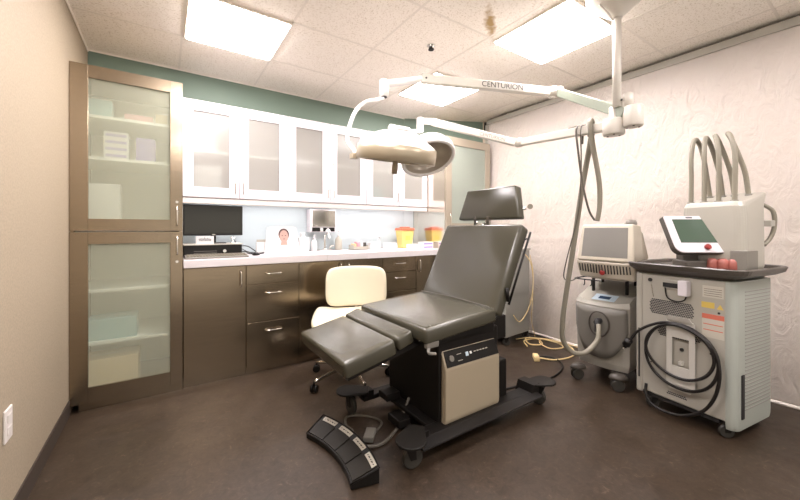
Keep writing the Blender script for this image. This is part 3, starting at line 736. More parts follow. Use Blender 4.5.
for (x, y, dx, dy, lx, ly) in ((.985,1.345,-.75,-.66,1.01,1.37),(2.03,1.375,.95,-.31,2.03,1.38),(.96,1.955,-.85,.52,.99,1.94),(2.03,1.955,.95,.31,2.03,1.95)):
    p = build(MB().prism(lobe(lx,ly,dx,dy),.135,.147,r=.003), 'caster_plate', 'plate', t, True)
    c = caster(t, x, y, wr=.052, ang=math.atan2(dy,dx)+2.2, top=.135)
b = MB(); b.box((1.08,1.60,.03),(1.16,1.72,.075), r=.006); b.box((1.10,1.76,.11),(1.20,1.86,.15), r=.006); build(b, 'junction_box', 'blackmetal', t, True)

# foot pedal (curved row of four pedals)
t = thing('foot_pedal', 'black curved foot control with four pedals lying on the floor before the chair', 'foot pedal', (.74, 1.64, 0))
A = V((.655,1.875)); B_ = V((.735,1.345))
# arc: circle centre to the left-near side, convex towards +x
cen = V((-.02,1.57)); 
def arcp(k, r): a = math.radians(23.5-39*k); return (cen.x+r*math.cos(a), cen.y+r*math.sin(a))
R0, R1 = .722, .850
def arcwedge(k0, k1, r0, r1, z0a, z0b, z1a, z1b, n=8):  # heights: bottom, top at inner / outer radius
    m = MB(); rows = []
    for i in range(n+1):
        k = k0+(k1-k0)*i/n; p, q = arcp(k, r0), arcp(k, r1)
        rows.append([m.bm.verts.new((*p, z0a)), m.bm.verts.new((*q, z0b)), m.bm.verts.new((*q, z1b)), m.bm.verts.new((*p, z1a))])
    for i in range(n):
        a, b = rows[i], rows[i+1]
        for j in range(4): m.bm.faces.new((a[j], a[(j+1) % 4], b[(j+1) % 4], b[j]))
    m.bm.faces.new(rows[0]); m.bm.faces.new(rows[-1][::-1])
    bmesh.ops.recalc_face_normals(m.bm, faces=m.bm.faces[:]); return m
build(arcwedge(0,1,R0,R1,.004,.004,.028,.072,24), 'housing', 'black', t, True)
b = MB()
for k in (0,1): 
    p, q = arcp(k, R0), arcp(k, R1); b.tube([(*p,.030),(*q,.074)],.004,n=6,sm=0)
for r_, z in ((R0,.030),(R1,.074)): b.tube([(*arcp(k/12, r_), z) for k in range(13)],.004,n=6,sm=2)
build(b, 'edge_trim', 'blackmetal', t, True)
def zt(r): return .028+(.072-.028)*(r-R0)/(R1-R0)
for i in range(4):
    k0, k1 = .02+.245*i, .02+.245*i+.222
    ra, rb = R0+.008, R1-.034
    build(arcwedge(k0,k1,ra,rb,zt(ra)-.002,zt(rb)-.002,zt(ra)+.005,zt(rb)+.005), 'pedal', 'rubber', t, True)
    ra, rb = R1-.029, R1-.005
    l = build(arcwedge(k0+.02,k1-.02,ra,rb,zt(ra)-.001,zt(rb)-.001,zt(ra)+.0015,zt(rb)+.0015), 'label_plate', 'labelw', t, True)
    m = MB()
    for j in range(5):
        kk = k0+.045+.033*j; rr = (ra+rb)/2; px_, py_ = arcp(kk, rr); sz = .004+.003*(j in (1,3))
        m.box((px_-sz/2,py_-sz,zt(rr)+.001),(px_+sz/2,py_+sz,zt(rr)+.0024))
    build(m, 'pictogram', 'text', l, True)
b = MB(); b.tube([(.84,1.70,.04),(.87,1.76,.02),(.87,1.84,.012),(.92,1.92,.010),(1.02,1.86,.008),(1.06,1.76,.008),(1.00,1.70,.008),(.92,1.66,.012)],.0065,n=8); b.tube([(.835,1.60,.03),(.90,1.58,.012),(.97,1.58,.008),(1.07,1.62,.02),(1.14,1.66,.05),(1.22,1.70,.13)],.009,n=8)
build(b, 'cable', 'cordg', t, True)
b = MB(); b.box((-.028,-.05,0),(.028,.05,.028), r=.005, mx=Matrix.Translation((.93,1.665,.006)) @ Matrix.Rotation(-.7,4,'Z')); build(b, 'cable_connector', 'machinegrey', t, True)

# ================================================================== SURGICAL LIGHTS
PX, PY = 2.183, .960
t = thing('surgical_light', 'white ceiling-mounted twin surgical light with jointed arms', 'surgical light', (PX, PY, H))
build(MB().lathe([(0,H),(.165,H),(.160,2.505),(.128,2.470),(.045,2.398),(.032,2.388),(.030,2.380),(0,2.380)], Matrix.Translation((PX,PY,0)), n=40), 'ceiling_canopy', 'armw', t, True)
build(MB().cyl((PX,PY,1.86),(PX,PY,2.39),.0225,n=20), 'pole', 'armw', t, True)
b = MB(); b.tube([(PX-.10,PY+.05,2.45),(PX-.07,PY+.02,2.40),(PX-.03,PY+.005,2.36)],.006,n=7); build(b, 'cable', 'armw', t, True)
b = MB(); b.lathe([(0,1.735),(.046,1.735),(.051,1.741),(.051,1.846),(.046,1.852),(0,1.852)], Matrix.Translation((2.215,.888,0))); b.cyl((2.21,.91,1.86),(2.21,.91,1.93),.025,n=18); b.box((2.19,.90,1.85),(2.225,.96,1.90), r=.008)
u1 = build(b, 'upper_hub', 'armw', t, True)
b = MB(); b.lathe([(0,1.705),(.052,1.705),(.058,1.712),(.058,1.79),(.05,1.80),(.024,1.806),(.024,1.87),(0,1.87)], Matrix.Translation((2.200,.985,0)));
u2 = build(b, 'lower_hub', 'armw', t, True)
b = MB()
for a in range(3):
    for cx, cy, z in ((2.215,.888,1.732),(2.200,.985,1.702)): b.cyl((cx+.035*math.cos(a*2.1+3.6),cy+.035*math.sin(a*2.1+3.6),z),(cx+.035*math.cos(a*2.1+3.6),cy+.035*math.sin(a*2.1+3.6),z+.004),.006,n=8)
b.cyl((2.175,.93,1.895),(2.182,.935,1.895),.006,n=8)
build(b, 'screws', 'text', t, True)
def boxarm(p, q, w, h, name, m, h2=None, r=.006):
    p, q = V(p), V(q); d = (q-p); x = d.normalized(); y = V((0,0,1)).cross(x).normalized(); z = x.cross(y); h2 = h2 or h
    pts = []
    for sz in (-1, 1):
        for (o, hh) in ((p, h), (q, h2)):
            pass
    P = lambda o, sy, sz, hh: o+y*sy*w/2+z*sz*hh/2
    b = MB(); b.hexa([P(p,-1,-1,h),P(q,-1,-1,h2),P(q,1,-1,h2),P(p,1,-1,h),P(p,-1,1,h),P(q,-1,1,h2),P(q,1,1,h2),P(p,1,1,h)], r=r)
    return build(b, name, m, t, True), x, y, z
# camera-side normal for texts is -y when y points away
J1 = V((2.290,1.405,2.115))
boxarm((2.20,.92,1.815), J1+V((.0,-.015,-.002)), .05, .062, 'extension_arm', 'arm_shaded', .055)
b = MB(); b.cyl(J1+V((-.02,.01,-.032)), J1+V((-.02,.01,.036)), .034, n=20, bev=.005); b.box((J1.x-.02,J1.y-.05,J1.z-.026),(J1.x+.02,J1.y+.0,J1.z+.03), r=.006); build(b, 'elbow_joint', 'armw', t, True)
K1 = V((1.415,1.830,2.152))
o_, ax, ay, az = boxarm(J1+V((-.06,.02,-.002)), K1, .045, .056, 'spring_arm', 'armw', .060)
face = ay if ay.dot(V((-1,-1.5,0))) > 0 else -ay
tx = -ax if (-ax).dot(V((.827,-.562,0))) > 0 else ax
mid = J1+V((-.06,.02,-.002))+(K1-J1)*.36
text_mesh('CENTURION', .052, frame_mx(mid+face*.0229, tx, az)@Matrix.Identity(4), 'arm_lettering', 'text', t, width=1.0)
b = MB(); b.cyl(J1+(K1-J1)*.115+face*.0225, J1+(K1-J1)*.115+face*.024,.007,n=10); b.cyl(K1-(K1-J1)*.03+face*.0225, K1-(K1-J1)*.03+face*.024,.007,n=10); build(b, 'arm_screw', 'text', t, True)
# wrist of large lamp
W1 = V((1.178,1.919,2.065))
b = MB(); b.tube([K1, K1*.5+W1*.5+V((0,0,.012)), W1+V((.02,0,.035))],.024,n=14); b.cyl(W1+V((0,0,-.055)), W1+V((0,0,.055)), .030, n=20, bev=.006)
build(b, 'wrist_joint', 'lamp', t, True)
b = MB(); b.cyl(W1+V((0,0,-.060)), W1+V((0,0,-.055)), .02, n=16); build(b, 'joint_ring', 'text', t, True)
LC = V((1.213,1.836,1.575))      # large lamp rim centre (bottom)
Rv = V((.827,-.562,0)); Fv = V((.562,.827,0))
yk = [W1+V((0,0,-.06)), W1+V((0,0,-.075))-Rv*.05, W1-Rv*.12+V((0,0,-.090)), W1-Rv*.185+V((0,0,-.15)), W1-Rv*.225+V((0,0,-.25)), W1-Rv*.238+V((0,0,-.34)), LC-Rv*.262+V((0,0,.075)), LC-Rv*.262+V((0,0,.04))]
b = MB(); b.tube(yk, .0125, n=12, sm=5); build(b, 'yoke', 'lamp', t, True)
tl = Matrix.Translation(LC) @ Matrix.Rotation(math.radians(6.5), 4, -Fv*-1) @ Matrix.Rotation(math.radians(9.5), 4, Rv)
b = MB(); b.lathe([(.248,.090),(.235,.105),(.19,.135),(.145,.172),(.10,.188),(.055,.193),(0,.193)], tl, n=56)
lh = build(b, 'lamp_head', 'lamp', t, True)
b = MB(); b.lathe([(.243,0),(.250,.004),(.252,.06),(.249,.092),(.240,.096),(.236,.09),(.236,.004),(.243,0)], tl, n=56); build(b, 'rim', 'lampband', lh, True)
b = MB(); b.lathe([(.238,.010),(.20,.014),(.10,.04),(0,.05)], tl, n=48); build(b, 'lens', 'reflector', lh, True)
b = MB(); b.lathe([(.070,.196),(.072,.212),(.062,.218),(0,.218)], tl, n=32); b.box((-.07,-.012,.2),(-.03,.012,.225), r=.004, mx=tl); build(b, 'top_cap', 'lamp', lh, True)
b = MB(); b.lathe([(0,.04),(.016,.035),(.016,-.01),(.020,-.02),(.018,-.075),(0,-.078)], tl, n=16); build(b, 'handle', 'lampband', lh, True)
b = MB(); b.box((-.025,-.02,.02),(.02,.02,.055), r=.004, mx=Matrix.Translation(LC-Rv*.262) ); build(b, 'pivot_block', 'lampband', lh, True)
# lower arm with small lamp
J2 = V((2.213,1.640,1.800))
boxarm((2.195,.99,1.765), J2, .045, .055, 'extension_arm', 'armw', .050)
b = MB(); b.cyl(J2+V((-.01,.01,-.03)), J2+V((-.01,.01,.03)), .030, n=20, bev=.005); build(b, 'elbow_joint', 'armw', t, True)
b = MB(); b.box((2.185,1.20,1.795),(2.215,1.26,1.815), r=.004); build(b, 'cable_clip', 'hose', t, True)
K2 = V((1.735,2.115,1.995))
o_, ax, ay, az = boxarm(J2+V((-.03,.03,.0)), K2, .04, .052, 'spring_arm', 'armw', .055)
face = ay if ay.dot(V((-1,-1.5,0))) > 0 else -ay
tx = -ax if (-ax).dot(Rv) > 0 else ax
mid = J2+V((-.03,.03,0))+(K2-J2)*.25
text_mesh('CENTURION', .036, frame_mx(mid+face*.0204, tx, az), 'arm_lettering', 'hose', t, width=.95)
W2 = V((1.650,2.150,1.965))
b = MB(); b.tube([K2, W2+V((0,0,.03))],.025,n=14,sm=0); b.cyl(W2+V((0,0,-.06)), W2+V((0,0,.055)), .028, n=18, bev=.005); build(b, 'wrist_joint', 'lamp', t, True)
L2 = V((1.695,2.10,1.690)); n2 = V((-.054,-.471,-.83)).normalized()
zz = -n2; xx = Rv-zz*Rv.dot(zz); m2 = frame_mx(L2, xx, zz.cross(xx))
b = MB(); b.tube([W2+V((0,0,-.055)), W2-Rv*.08+V((0,0,-.052)), W2-Rv*.15+V((0,0,-.10)), W2-Rv*.19+V((0,0,-.20)), m2 @ V((-.215,0,.05))],.013,n=10); build(b, 'yoke', 'lamp', t, True)
b = MB(); b.lathe([(.190,.010),(.192,-.002),(.212,-.004),(.218,.004),(.216,.05),(.19,.10),(.13,.145),(.06,.165),(0,.168)], m2, n=48)
lh = build(b, 'lamp_head', 'lamp', t, True)
b = MB(); b.lathe([(.192,.002),(.190,.012),(.188,.04),(.17,.08),(.11,.115),(.05,.13),(0,.131)], m2, n=48); build(b, 'reflector', 'reflector', lh, True)
b = MB(); b.lathe([(0,.13),(.035,.12),(.04,.06),(.03,.05),(0,.05)], m2, n=24); build(b, 'bulb_shield', 'vent', lh, True)
b = MB(); b.lathe([(0,.05),(.012,.05),(.012,-.01),(.018,-.02),(.017,-.06),(0,-.062)], m2, n=16); build(b, 'handle', 'armw', lh, True)

# ================================================================== COOLING MACHINE
t = thing('cooling_machine', 'white and grey wheeled medical cooling unit with a round hose port', 'medical machine', (2.655, 1.300, 0), math.radians(2))
# local x away from its front, y to the left in the photo
def rounded_front(x0, x1, w, bulge, n=10):
    pts = []
    for k in range(n+1):
        a = -1+2*k/n; pts.append((x0+bulge*a*a, -a*w/2))
    pts += [(x1, -w/2), (x1, w/2)]
    return pts
def loft(levels, smooth=True):    # levels: (z, polygon)
    m = MB(); rings = [[m.bm.verts.new((x, y, z if not callable(z) else z(x))) for x, y in p] for z, p in levels]
    N = len(rings[0])
    for a, b in zip(rings, rings[1:]):
        for k in range(N): m.bm.faces.new((a[k], a[(k+1) % N], b[(k+1) % N], b[k]))
    m.bm.faces.new(rings[0]); m.bm.faces.new(rings[-1])
    bmesh.ops.recalc_face_normals(m.bm, faces=m.bm.faces[:]); return m
zt_ = lambda x: .600+.345*max(0, x-.03)
b = loft([(.115, rounded_front(.05,.46,.34,.03)),(.16, rounded_front(.035,.48,.365,.04)),(.40, rounded_front(.02,.48,.375,.05)),(.580, rounded_front(.014,.48,.383,.05)),(zt_, rounded_front(.03,.47,.365,.05))])
build(b, 'body', 'machine', t)
# grey apron on the front: U-shaped
b = MB(); N = 16; rows = []
def apron(k):  # k -1..1 -> y ; bottom z follows a rounded U
    y = -k*.178; zb = .20+.20*abs(k)**3.2; return y, zb
for i in range(N+1):
    k = -1+2*i/N; y, zb = apron(k); x = .004+.05*k*k
    rows.append([b.bm.verts.new((x-.004+.018*(1-j/6)*.6, y, zb+(.572-zb)*j/6)) for j in range(7)])
for i in range(N):
    for j in range(6): b.bm.faces.new((rows[i][j], rows[i+1][j], rows[i+1][j+1], rows[i][j+1]))
for f in b.bm.faces: f.smooth = True
bmesh.ops.recalc_face_normals(b.bm, faces=b.bm.faces[:]); bmesh.ops.solidify(b.bm, geom=b.bm.faces[:], thickness=-.010)
build(b, 'front_apron', 'machinegrey', t)
# hose port
prt = Matrix.Translation((.003,-.01,.45)) @ Matrix.Rotation(-PI/2,4,'Y')
b = MB(); b.lathe([(.082,-.004),(.084,.010),(.076,.014),(.070,.004),(.055,-.006),(0,-.008)], prt @ Matrix.Diagonal((1.15,.9,1,1)), n=32); pt = build(b, 'hose_port', 'traygrey', t)
b = MB(); b.cyl((.0,-.015,.475),(-.05,-.015,.465),.022,n=16); b.cyl((-.04,-.015,.49),(-.045,-.015,.40),.017,n=14); build(b, 'coupling', 'vent', pt)
b = MB(); b.hexa([(.065,-.085,.610),(.155,-.085,.641),(.155,.075,.641),(.065,.075,.610),(.065,-.085,.615),(.155,-.085,.646),(.155,.075,.646),(.065,.075,.615)], r=.001); cp = build(b, 'console', 'lightblue', t)
b = MB(); b.hexa([(.085,-.045,.617),(.125,-.045,.631),(.125,.035,.631),(.085,.035,.617),(.085,-.045,.6225),(.125,-.045,.6365),(.125,.035,.6365),(.085,.035,.6225)]); build(b, 'display', 'bluelcd', cp)
b = MB(); b.box((.17,-.17,.765),(.42,.17,.779), r=.004)
for y in (-.12,.12):
    b.cyl((.20,y,.65),(.20,y,.766),.012,n=10); b.cyl((.36,y,.70),(.36,y,.766),.012,n=10)
b.tube([(.19,.15,.772),(-.02,.15,.772),(-.04,.12,.772),(-.04,-.04,.772)],.005,n=7)
b.tube([(-.03,.03,.772),(-.03,.03,.735),(-.045,.03,.73)],.004,n=6); b.tube([(-.03,.08,.772),(-.03,.08,.735),(-.045,.08,.73)],.004,n=6)
build(b, 'shelf_bracket', 'vent', t)
for (x, y, a) in ((-.03,.135,2.6),(.0,-.135,2.2),(.42,.135,2.4),(.42,-.135,2.9)):
    b = MB(); 
    mxx = Matrix.Translation((x+.015,y,.082)) @ Matrix.Rotation(a,4,'Z') @ Matrix.Diagonal((.062,.040,.038,1)); b.lathe([(0,0),(1,0),(1,.3),(.8,.75),(.4,.97),(0,1)], mxx, n=20)
    c = build(b, 'caster', 'traygrey', t)
    axv = V((-math.sin(a), math.cos(a), 0)); b = MB(); p = V((x, y, .042))
    for sg in (-1,1): b.cyl(p+axv*sg*.006, p+axv*sg*.024, .042, n=22, bev=.004)
    w = build(b, 'wheel', 'wheel', c)
# hose: port -> floor loop -> up to the lamp arm, over it and down
HZ = 1.84
b = MB()
b.tube([(2.600,1.265,.455),(2.565,1.25,.41),(2.53,1.245,.355),(2.43,1.275,.285),(2.355,1.326,.29),(2.303,1.361,.374),(2.298,1.361,.514),(2.315,1.342,.723),(2.325,1.292,1.074),(2.290,1.223,1.409),(2.258,1.159,1.657),(2.240,1.130,1.775),(2.20,1.115,1.825),(2.155,1.10,1.79),(2.165,1.090,1.67),(2.205,1.072,1.453),(2.215,1.072,1.298),(2.205,1.082,1.199)], lambda u: .0165 if u < .70 else .0165-.003*(u-.70)/.3, n=12, sm=8)
hs = solo(b, 'ribbed_hose', 'hose', 'long grey air hose rising from the cooling machine and looped over the lamp arm', 'hose')
b = MB(); b.tube([(2.236,1.19,1.70),(2.236,1.19,1.785),(2.205,1.195,1.81),(2.16,1.19,1.775),(2.165,1.18,1.652),(2.185,1.17,1.493),(2.20,1.155,1.366),(2.225,1.138,1.258),(2.245,1.116,1.205)],.0065,n=8)
solo(b, 'hanging_strap', 'cordg', 'dark looped strap hanging over the lamp arm, left of the ribbed hose', 'strap')
b = MB(); b.tube([(2.24,1.155,1.74),(2.235,1.155,1.80),(2.20,1.158,1.808),(2.160,1.16,1.77),(2.185,1.17,1.55),(2.24,1.22,1.25),(2.30,1.33,.95),(2.38,1.40,.80),(2.52,1.42,.765),(2.60,1.42,.785)],.0042,n=7)
solo(b, 'thin_cord', 'cordg', 'thin grey cord running from the lamp arm down to the cooling machine shelf', 'cord')

# monitor unit on the cooling machine
t = thing('console_monitor', 'cream boxy monitor unit with slatted base on the cooling machine', 'monitor', (2.615, 1.270, .779), math.radians(-2))
b = MB(); y0_, y1_ = -.238, .165
b.hexa([(.02,y0_+.01,.012),(.30,y0_+.02,.012),(.30,y1_-.02,.012),(.02,y1_-.01,.012),(-.01,y0_-.005,.135),(.32,y0_+.01,.135),(.32,y1_-.01,.135),(-.01,y1_+.005,.135)], r=.012, seg=3)
b.box((.06,-.14,0),(.26,.09,.014))
build(b, 'base_unit', 'machinecream', t)
b = MB()
for k in range(18):
    y = y1_-.022-.0205*k; hh = .028+.010*math.sin(k/16*PI)
    b.hexa([(.004,y-.004,.085-hh),(.012,y-.004,.085-hh),(.012,y+.003,.085-hh),(.004,y+.003,.085-hh),(-.0075,y-.004,.112),(.01,y-.004,.112),(.01,y+.003,.112),(-.0075,y+.003,.112)])
o_ = build(b, 'vent_slots', 'vent', t)
b = MB(); b.cyl((-.005,-.03,.055),(-.022,-.03,.057),.017,n=20,bev=.003); build(b, 'stop_button', 'red', t)
b = MB(); zc0, zc1 = .138, .405
b.hexa([(-.01,y0_,zc0),(.13,y0_+.01,zc0),(.13,y1_-.01,zc0),(-.01,y1_,zc0),(.03,y0_+.022,zc1),(.15,y0_+.028,zc1-.01),(.15,y1_-.028,zc1-.01),(.03,y1_-.022,zc1)], r=.012, seg=3)
b.hexa([(.12,y0_+.02,zc0),(.33,y0_+.05,zc0+.01),(.33,y1_-.06,zc0+.01),(.12,y1_-.02,zc0),(.12,y0_+.035,zc1-.015),(.30,y0_+.08,zc1-.06),(.30,y1_-.08,zc1-.06),(.12,y1_-.035,zc1-.015)], r=.015, seg=3)
build(b, 'monitor_case', 'machinecream', t)
b = MB(); b.hexa([(-.0065,y0_+.045,zc0+.030),(.003,y0_+.045,zc0+.030),(.003,y1_-.035,zc0+.030),(-.0065,y1_-.035,zc0+.030),(.0232,y0_+.055,zc1-.025),(.033,y0_+.055,zc1-.025),(.033,y1_-.043,zc1-.025),(.0232,y1_-.043,zc1-.025)], r=.002); build(b, 'screen', 'crt', t)
t = thing('handpiece', 'small curved grey handpiece lying on top of the cream monitor', 'handpiece', (2.74, 1.11, 1.168))
b = MB(); b.lathe([(0,0),(.035,0),(.045,.02),(.035,.045),(0,.05)], Matrix.Translation((0,0,.0)) @ Matrix.Diagonal((1.3,.7,1,1)), n=20); build(b, 'head', 'machinegrey', t)
b = MB(); b.tube([(-.05,.03,.006),(-.03,.02,.02),(0,0,.035)],.010,n=8); build(b, 'grip', 'machinegrey', t)

# ================================================================== LASER CART
LR = math.radians(-9)
t = thing('laser_cart', 'tall white laser machine on casters with a dark tray top and wound power cord', 'medical machine', (2.555, .772, 0), LR)
b = MB(); b.box((.012,-.211,.095),(.40,.225,.865), r=.004); build(b, 'body', 'lasgreen', t)
# right side cover: rounded
b = MB(); N = 8
poly = [(.0,-.2115),(.0,-.220)]+[(.045-.045*math.cos(a), -.222-.035*math.sin(a)) for a in [PI/2*k/6 for k in range(7)]]+[(.40,-.257),(.43,-.25),(.43,-.2115)]
lv = []
for z, ins in ((.060,.03),(.075,.010),(.10,0),(.855,0),(.865,.006)): lv.append((z, [(.215+(x-.215)*(1-ins*1.2), -.22+(y+.22)*(1-ins*1.5)) for x, y in poly]))
build(loft(lv), 'side_cover', 'lasgreen', t)
b = MB(); b.box((-.004,.213,.085),(.40,.252,.865), r=.010, seg=3); build(b, 'side_cover', 'machine', t)
b = MB()
for r_ in range(34):
    z = .16+.0195*r_
    b.box((.10,-.2585,z),(.40,-.2565,z+.006))
build(b, 'vent_rows', 'greyst', t)
b = MB(); b.box((.055,-.262,.12),(.085,-.2565,.36), r=.002); h_ = build(b, 'side_handle', 'vent', t)
b = MB(); b.box((-.0065,.226,.18),(-.0035,.236,.50)); build(b, 'edge_slot', 'vent', t)
b = MB(); b.box((.0,-.211,.105),(.014,.213,.862), r=.002); build(b, 'front_panel', 'machine', t)
b = MB(); b.box((.004,.165,.085),(.014,.212,.20)); build(b, 'socket_recess', 'vent', t)
# mesh vents (irregular ovals, dotted)
def vent_shape(cy, cz, ry, rz, nm='vent_mesh', hole=None):
    m = MB()
    rows_ = int(rz*2/.0105)
    for i in range(rows_):
        z = cz-rz+i*.0105
        for j in range(int(ry*2/.012)):
            y = cy-ry+j*.012+(i % 2)*.006
            if (abs((y-cy)/ry))**3+(abs((z-cz)/rz))**3 > 1: continue
            if hole and hole[0] < y < hole[1] and hole[2] < z < hole[3]: continue
            m.hexa([(-.0014,y-.0046,z-.005),(.0005,y-.0046,z-.005),(.0005,y+.0046,z-.002),(-.0014,y+.0046,z-.002),(-.0014,y-.0046,z+.0010),(.0005,y-.0046,z+.0010),(.0005,y+.0046,z+.004),(-.0014,y+.0046,z+.004)])
    return m
b = vent_shape(.055,.665,.125,.055); build(b, 'vent_mesh', 'bluevent', t)
b = vent_shape(.01,.520,.115,.040); build(b, 'vent_mesh', 'bluevent', t)
b = vent_shape(.02,.150,.055,.020); build(b, 'vent_mesh', 'bluevent', t)
# labels
def lab(y0, y1, z0, z1, m, nm='label_sticker', x=-.0012): return build(MB().box((x,y0,z0),(.0005,y1,z1)), nm, m, t)
lab(-.208,-.108,.540,.672,'labelw'); lab(-.208,-.108,.645,.672,'labelr',x=-.0018)
for zz_ in (.612,.580): lab(-.202,-.114,zz_,zz_+.005,'labelr',x=-.0018)
lab(-.165,-.105,.705,.738,'labely'); lab(-.205,-.110,.765,.83,'labelw')
b = MB()
for k in range(4): b.box((-.0020,-.198,.775+.012*k),(-.001,-.118,.7775+.012*k))
build(b, 'fine_print', 'cordg', t)
yprism_b = MB(); yprism(yprism_b, [(-.205,.705),(-.175,.705),(-.190,.732)], -.002, .0005); build(yprism_b, 'warning_triangle', 'labely', t)
for (y_, z_, r_, d_) in ((-.185,.685,.006,.003),(.165,.825,.012,.006),(.16,.30,.004,.004),(-.15,.45,.006,.004),(-.01,.43,.010,.008)):
    build(MB().cyl((-d_,y_,z_),(-.0002,y_,z_),r_,n=14), 'panel_screw' if r_ < .01 else 'key_switch', 'vent', t)
b = MB(); b.box((-.010,-.005,.782),(.0,.095,.838), r=.004)
cx_ = build(b, 'connector_box', 'machine', t)
b = MB(); b.box((-.0115,.0,.792),(-.0095,.088,.820)); build(b, 'dark_port', 'vent', cx_)
b = MB(); b.box((-.045,-.055,.755),(-.0,-.006,.845), r=.006); build(b, 'card_reader', 'white', t)
b = MB(); b.tube([(-.012,.075,.79),(-.016,.06,.73),(-.016,.01,.715),(-.02,-.03,.73),(-.02,-.04,.757)],.004,n=6); build(b, 'signal_wire', 'cordb', t)
b = MB(); b.tube([(-.006,.155,.80),(-.006,.15,.76),(-.004,.145,.72)],.0022,n=5); build(b, 'key_chain', 'chrome', t)
# cord holder bracket: a bent plate with a window
b = MB()
b.box((-.026,.032,.22),(-.020,.062,.60), r=.002); b.box((-.026,-.085,.22),(-.020,-.055,.60), r=.002)
b.box((-.026,-.055,.50),(-.020,.032,.60)); b.box((-.026,-.055,.22),(-.020,.032,.33))
b.box((-.020,-.078,.600),(-.034,.055,.606)); b.hexa([(-.034,-.078,.60),(-.029,-.078,.60),(-.029,.055,.60),(-.034,.055,.60),(-.046,-.066,.630),(-.041,-.066,.630),(-.041,.043,.630),(-.046,.043,.630)])
b.box((-.020,-.078,.214),(-.034,.055,.220)); b.hexa([(-.034,-.066,.190),(-.029,-.066,.190),(-.029,.043,.190),(-.034,.043,.190),(-.034,-.078,.22),(-.029,-.078,.22),(-.029,.055,.22),(-.034,.055,.22)])
b.box((-.022,-.02,.34),(.0,.0,.36)); b.box((-.022,-.02,.52),(.0,.0,.54))
build(b, 'cord_holder', 'lampw2', t)
# bottom lip and base plate
b = MB(); b.box((.012,-.18,.075),(.40,.21,.095)); build(b, 'base_plate', 'vent', t)
# tray
def rr(x0, x1, y0, y1, r, n=5):
    pts = []
    for cx, cy, a0 in ((x1-r,y1-r,0),(x0+r,y1-r,90),(x0+r,y0+r,180),(x1-r,y0+r,270)):
        for k in range(n+1):
            a = math.radians(a0+90*k/n); pts.append((cx+r*math.cos(a), cy+r*math.sin(a)))
    return pts
b = loft([(.868, rr(.0,.41,-.235,.235,.03)),(.885, rr(-.01,.43,-.25,.25,.03))]); build(b, 'tray_neck', 'traygrey', t)
b = loft([(.885, rr(-.03,.46,-.275,.265,.05)),(.905, rr(-.06,.50,-.31,.29,.07)),(.930, rr(-.07,.51,-.32,.30,.08)),(.936, rr(-.064,.504,-.314,.294,.075)),(.932, rr(-.045,.485,-.295,.275,.065)),(.915, rr(-.035,.47,-.285,.265,.055))]); build(b, 'tray', 'traygrey', t)
for (x, y) in ((.03,.17),(.04,-.20),(.37,.17),(.37,-.19)):
    caster(t, x, y, wr=.036, ang=2.4, top=.078, world=False)
# wound power cord (part of the machine)
def coil(ry, rz, cy, cz, x, a0=0, n=20): return [(x+.006*math.sin(3*k/n*2*PI), cy+ry*math.cos(a0+2*PI*k/n), cz+rz*math.sin(a0+2*PI*k/n)) for k in range(n)]
b = MB()
b.tube(coil(.185,.190,-.015,.395,-.042),.0085,n=9,sm=3,closed=True); b.tube(coil(.172,.155,-.010,.425,-.050,.4),.0085,n=9,sm=3,closed=True)
b.tube([(-.055,.265,.405),(-.05,.22,.48),(-.045,.14,.545),(-.044,.04,.585),(-.044,-.08,.575),(-.044,-.17,.50),(-.046,-.205,.39),(-.044,-.19,.25),(-.040,-.13,.13),(-.04,-.03,.055),(-.04,.07,.035),(-.03,.15,.05),(-.015,.185,.10),(.0,.19,.15)],.0085,n=9,sm=6)
pc = build(b, 'power_cord', 'cordb', t)
b = MB(); b.cyl((-.055,.262,.42),(-.060,.285,.375),.022,.024,n=18,bev=.003); b.cyl((-.060,.285,.375),(-.062,.290,.360),.012,n=12); build(b, 'plug', 'black', pc)
b = MB()
for k in (-.008,0,.008): b.cyl((-.062+k,.290,.362),(-.064+k,.296,.345),.0025,n=6)
build(b, 'plug_pin', 'chrome', pc)

# device tower on tray
ZT2 = .936-.021
t = thing('handpiece_tower', 'grey rounded device with four looped hoses standing on the tray', 'medical device', (2.555, .772, ZT2), LR)
b = MB()
lv = []
for z, x0_, x1_, y0_, y1_ in ((0,.13,.38,-.245,.050),(.02,.12,.39,-.25,.055),(.30,.12,.40,-.245,.055),(.345,.125,.41,-.235,.050),):
    lv.append((z, rr(x0_,x1_,y0_,y1_,.045)))
ztop = lambda x: .392+.22*max(0, x-.16)
lv[-1] = (.365, rr(.12,.41,-.240,.055,.045)); lv.append((ztop, rr(.13,.47,-.232,.048,.05)))
o_ = build(loft(lv), 'housing', 'machine', t)
for f in o_.data.polygons: f.use_smooth = False
md = o_.modifiers.new('bev', 'BEVEL'); md.width = .008; md.segments = 2; md.limit_method = 'ANGLE'; md.angle_limit = .6
b = MB(); b.box((.105,-.262,.004),(.24,-.19,.115), r=.004); build(b, 'filter_box', 'machinegrey', t)
b = MB(); b.tube([(.40,-.225,.38),(.42,-.262,.34),(.425,-.268,.26),(.41,-.258,.19),(.37,-.24,.14)],.011,n=8); build(b, 'side_hose', 'hose', t)
b = MB(); b.box((.36,-.274,.25),(.43,-.235,.285), r=.004); build(b, 'hose_clip', 'machine', t)
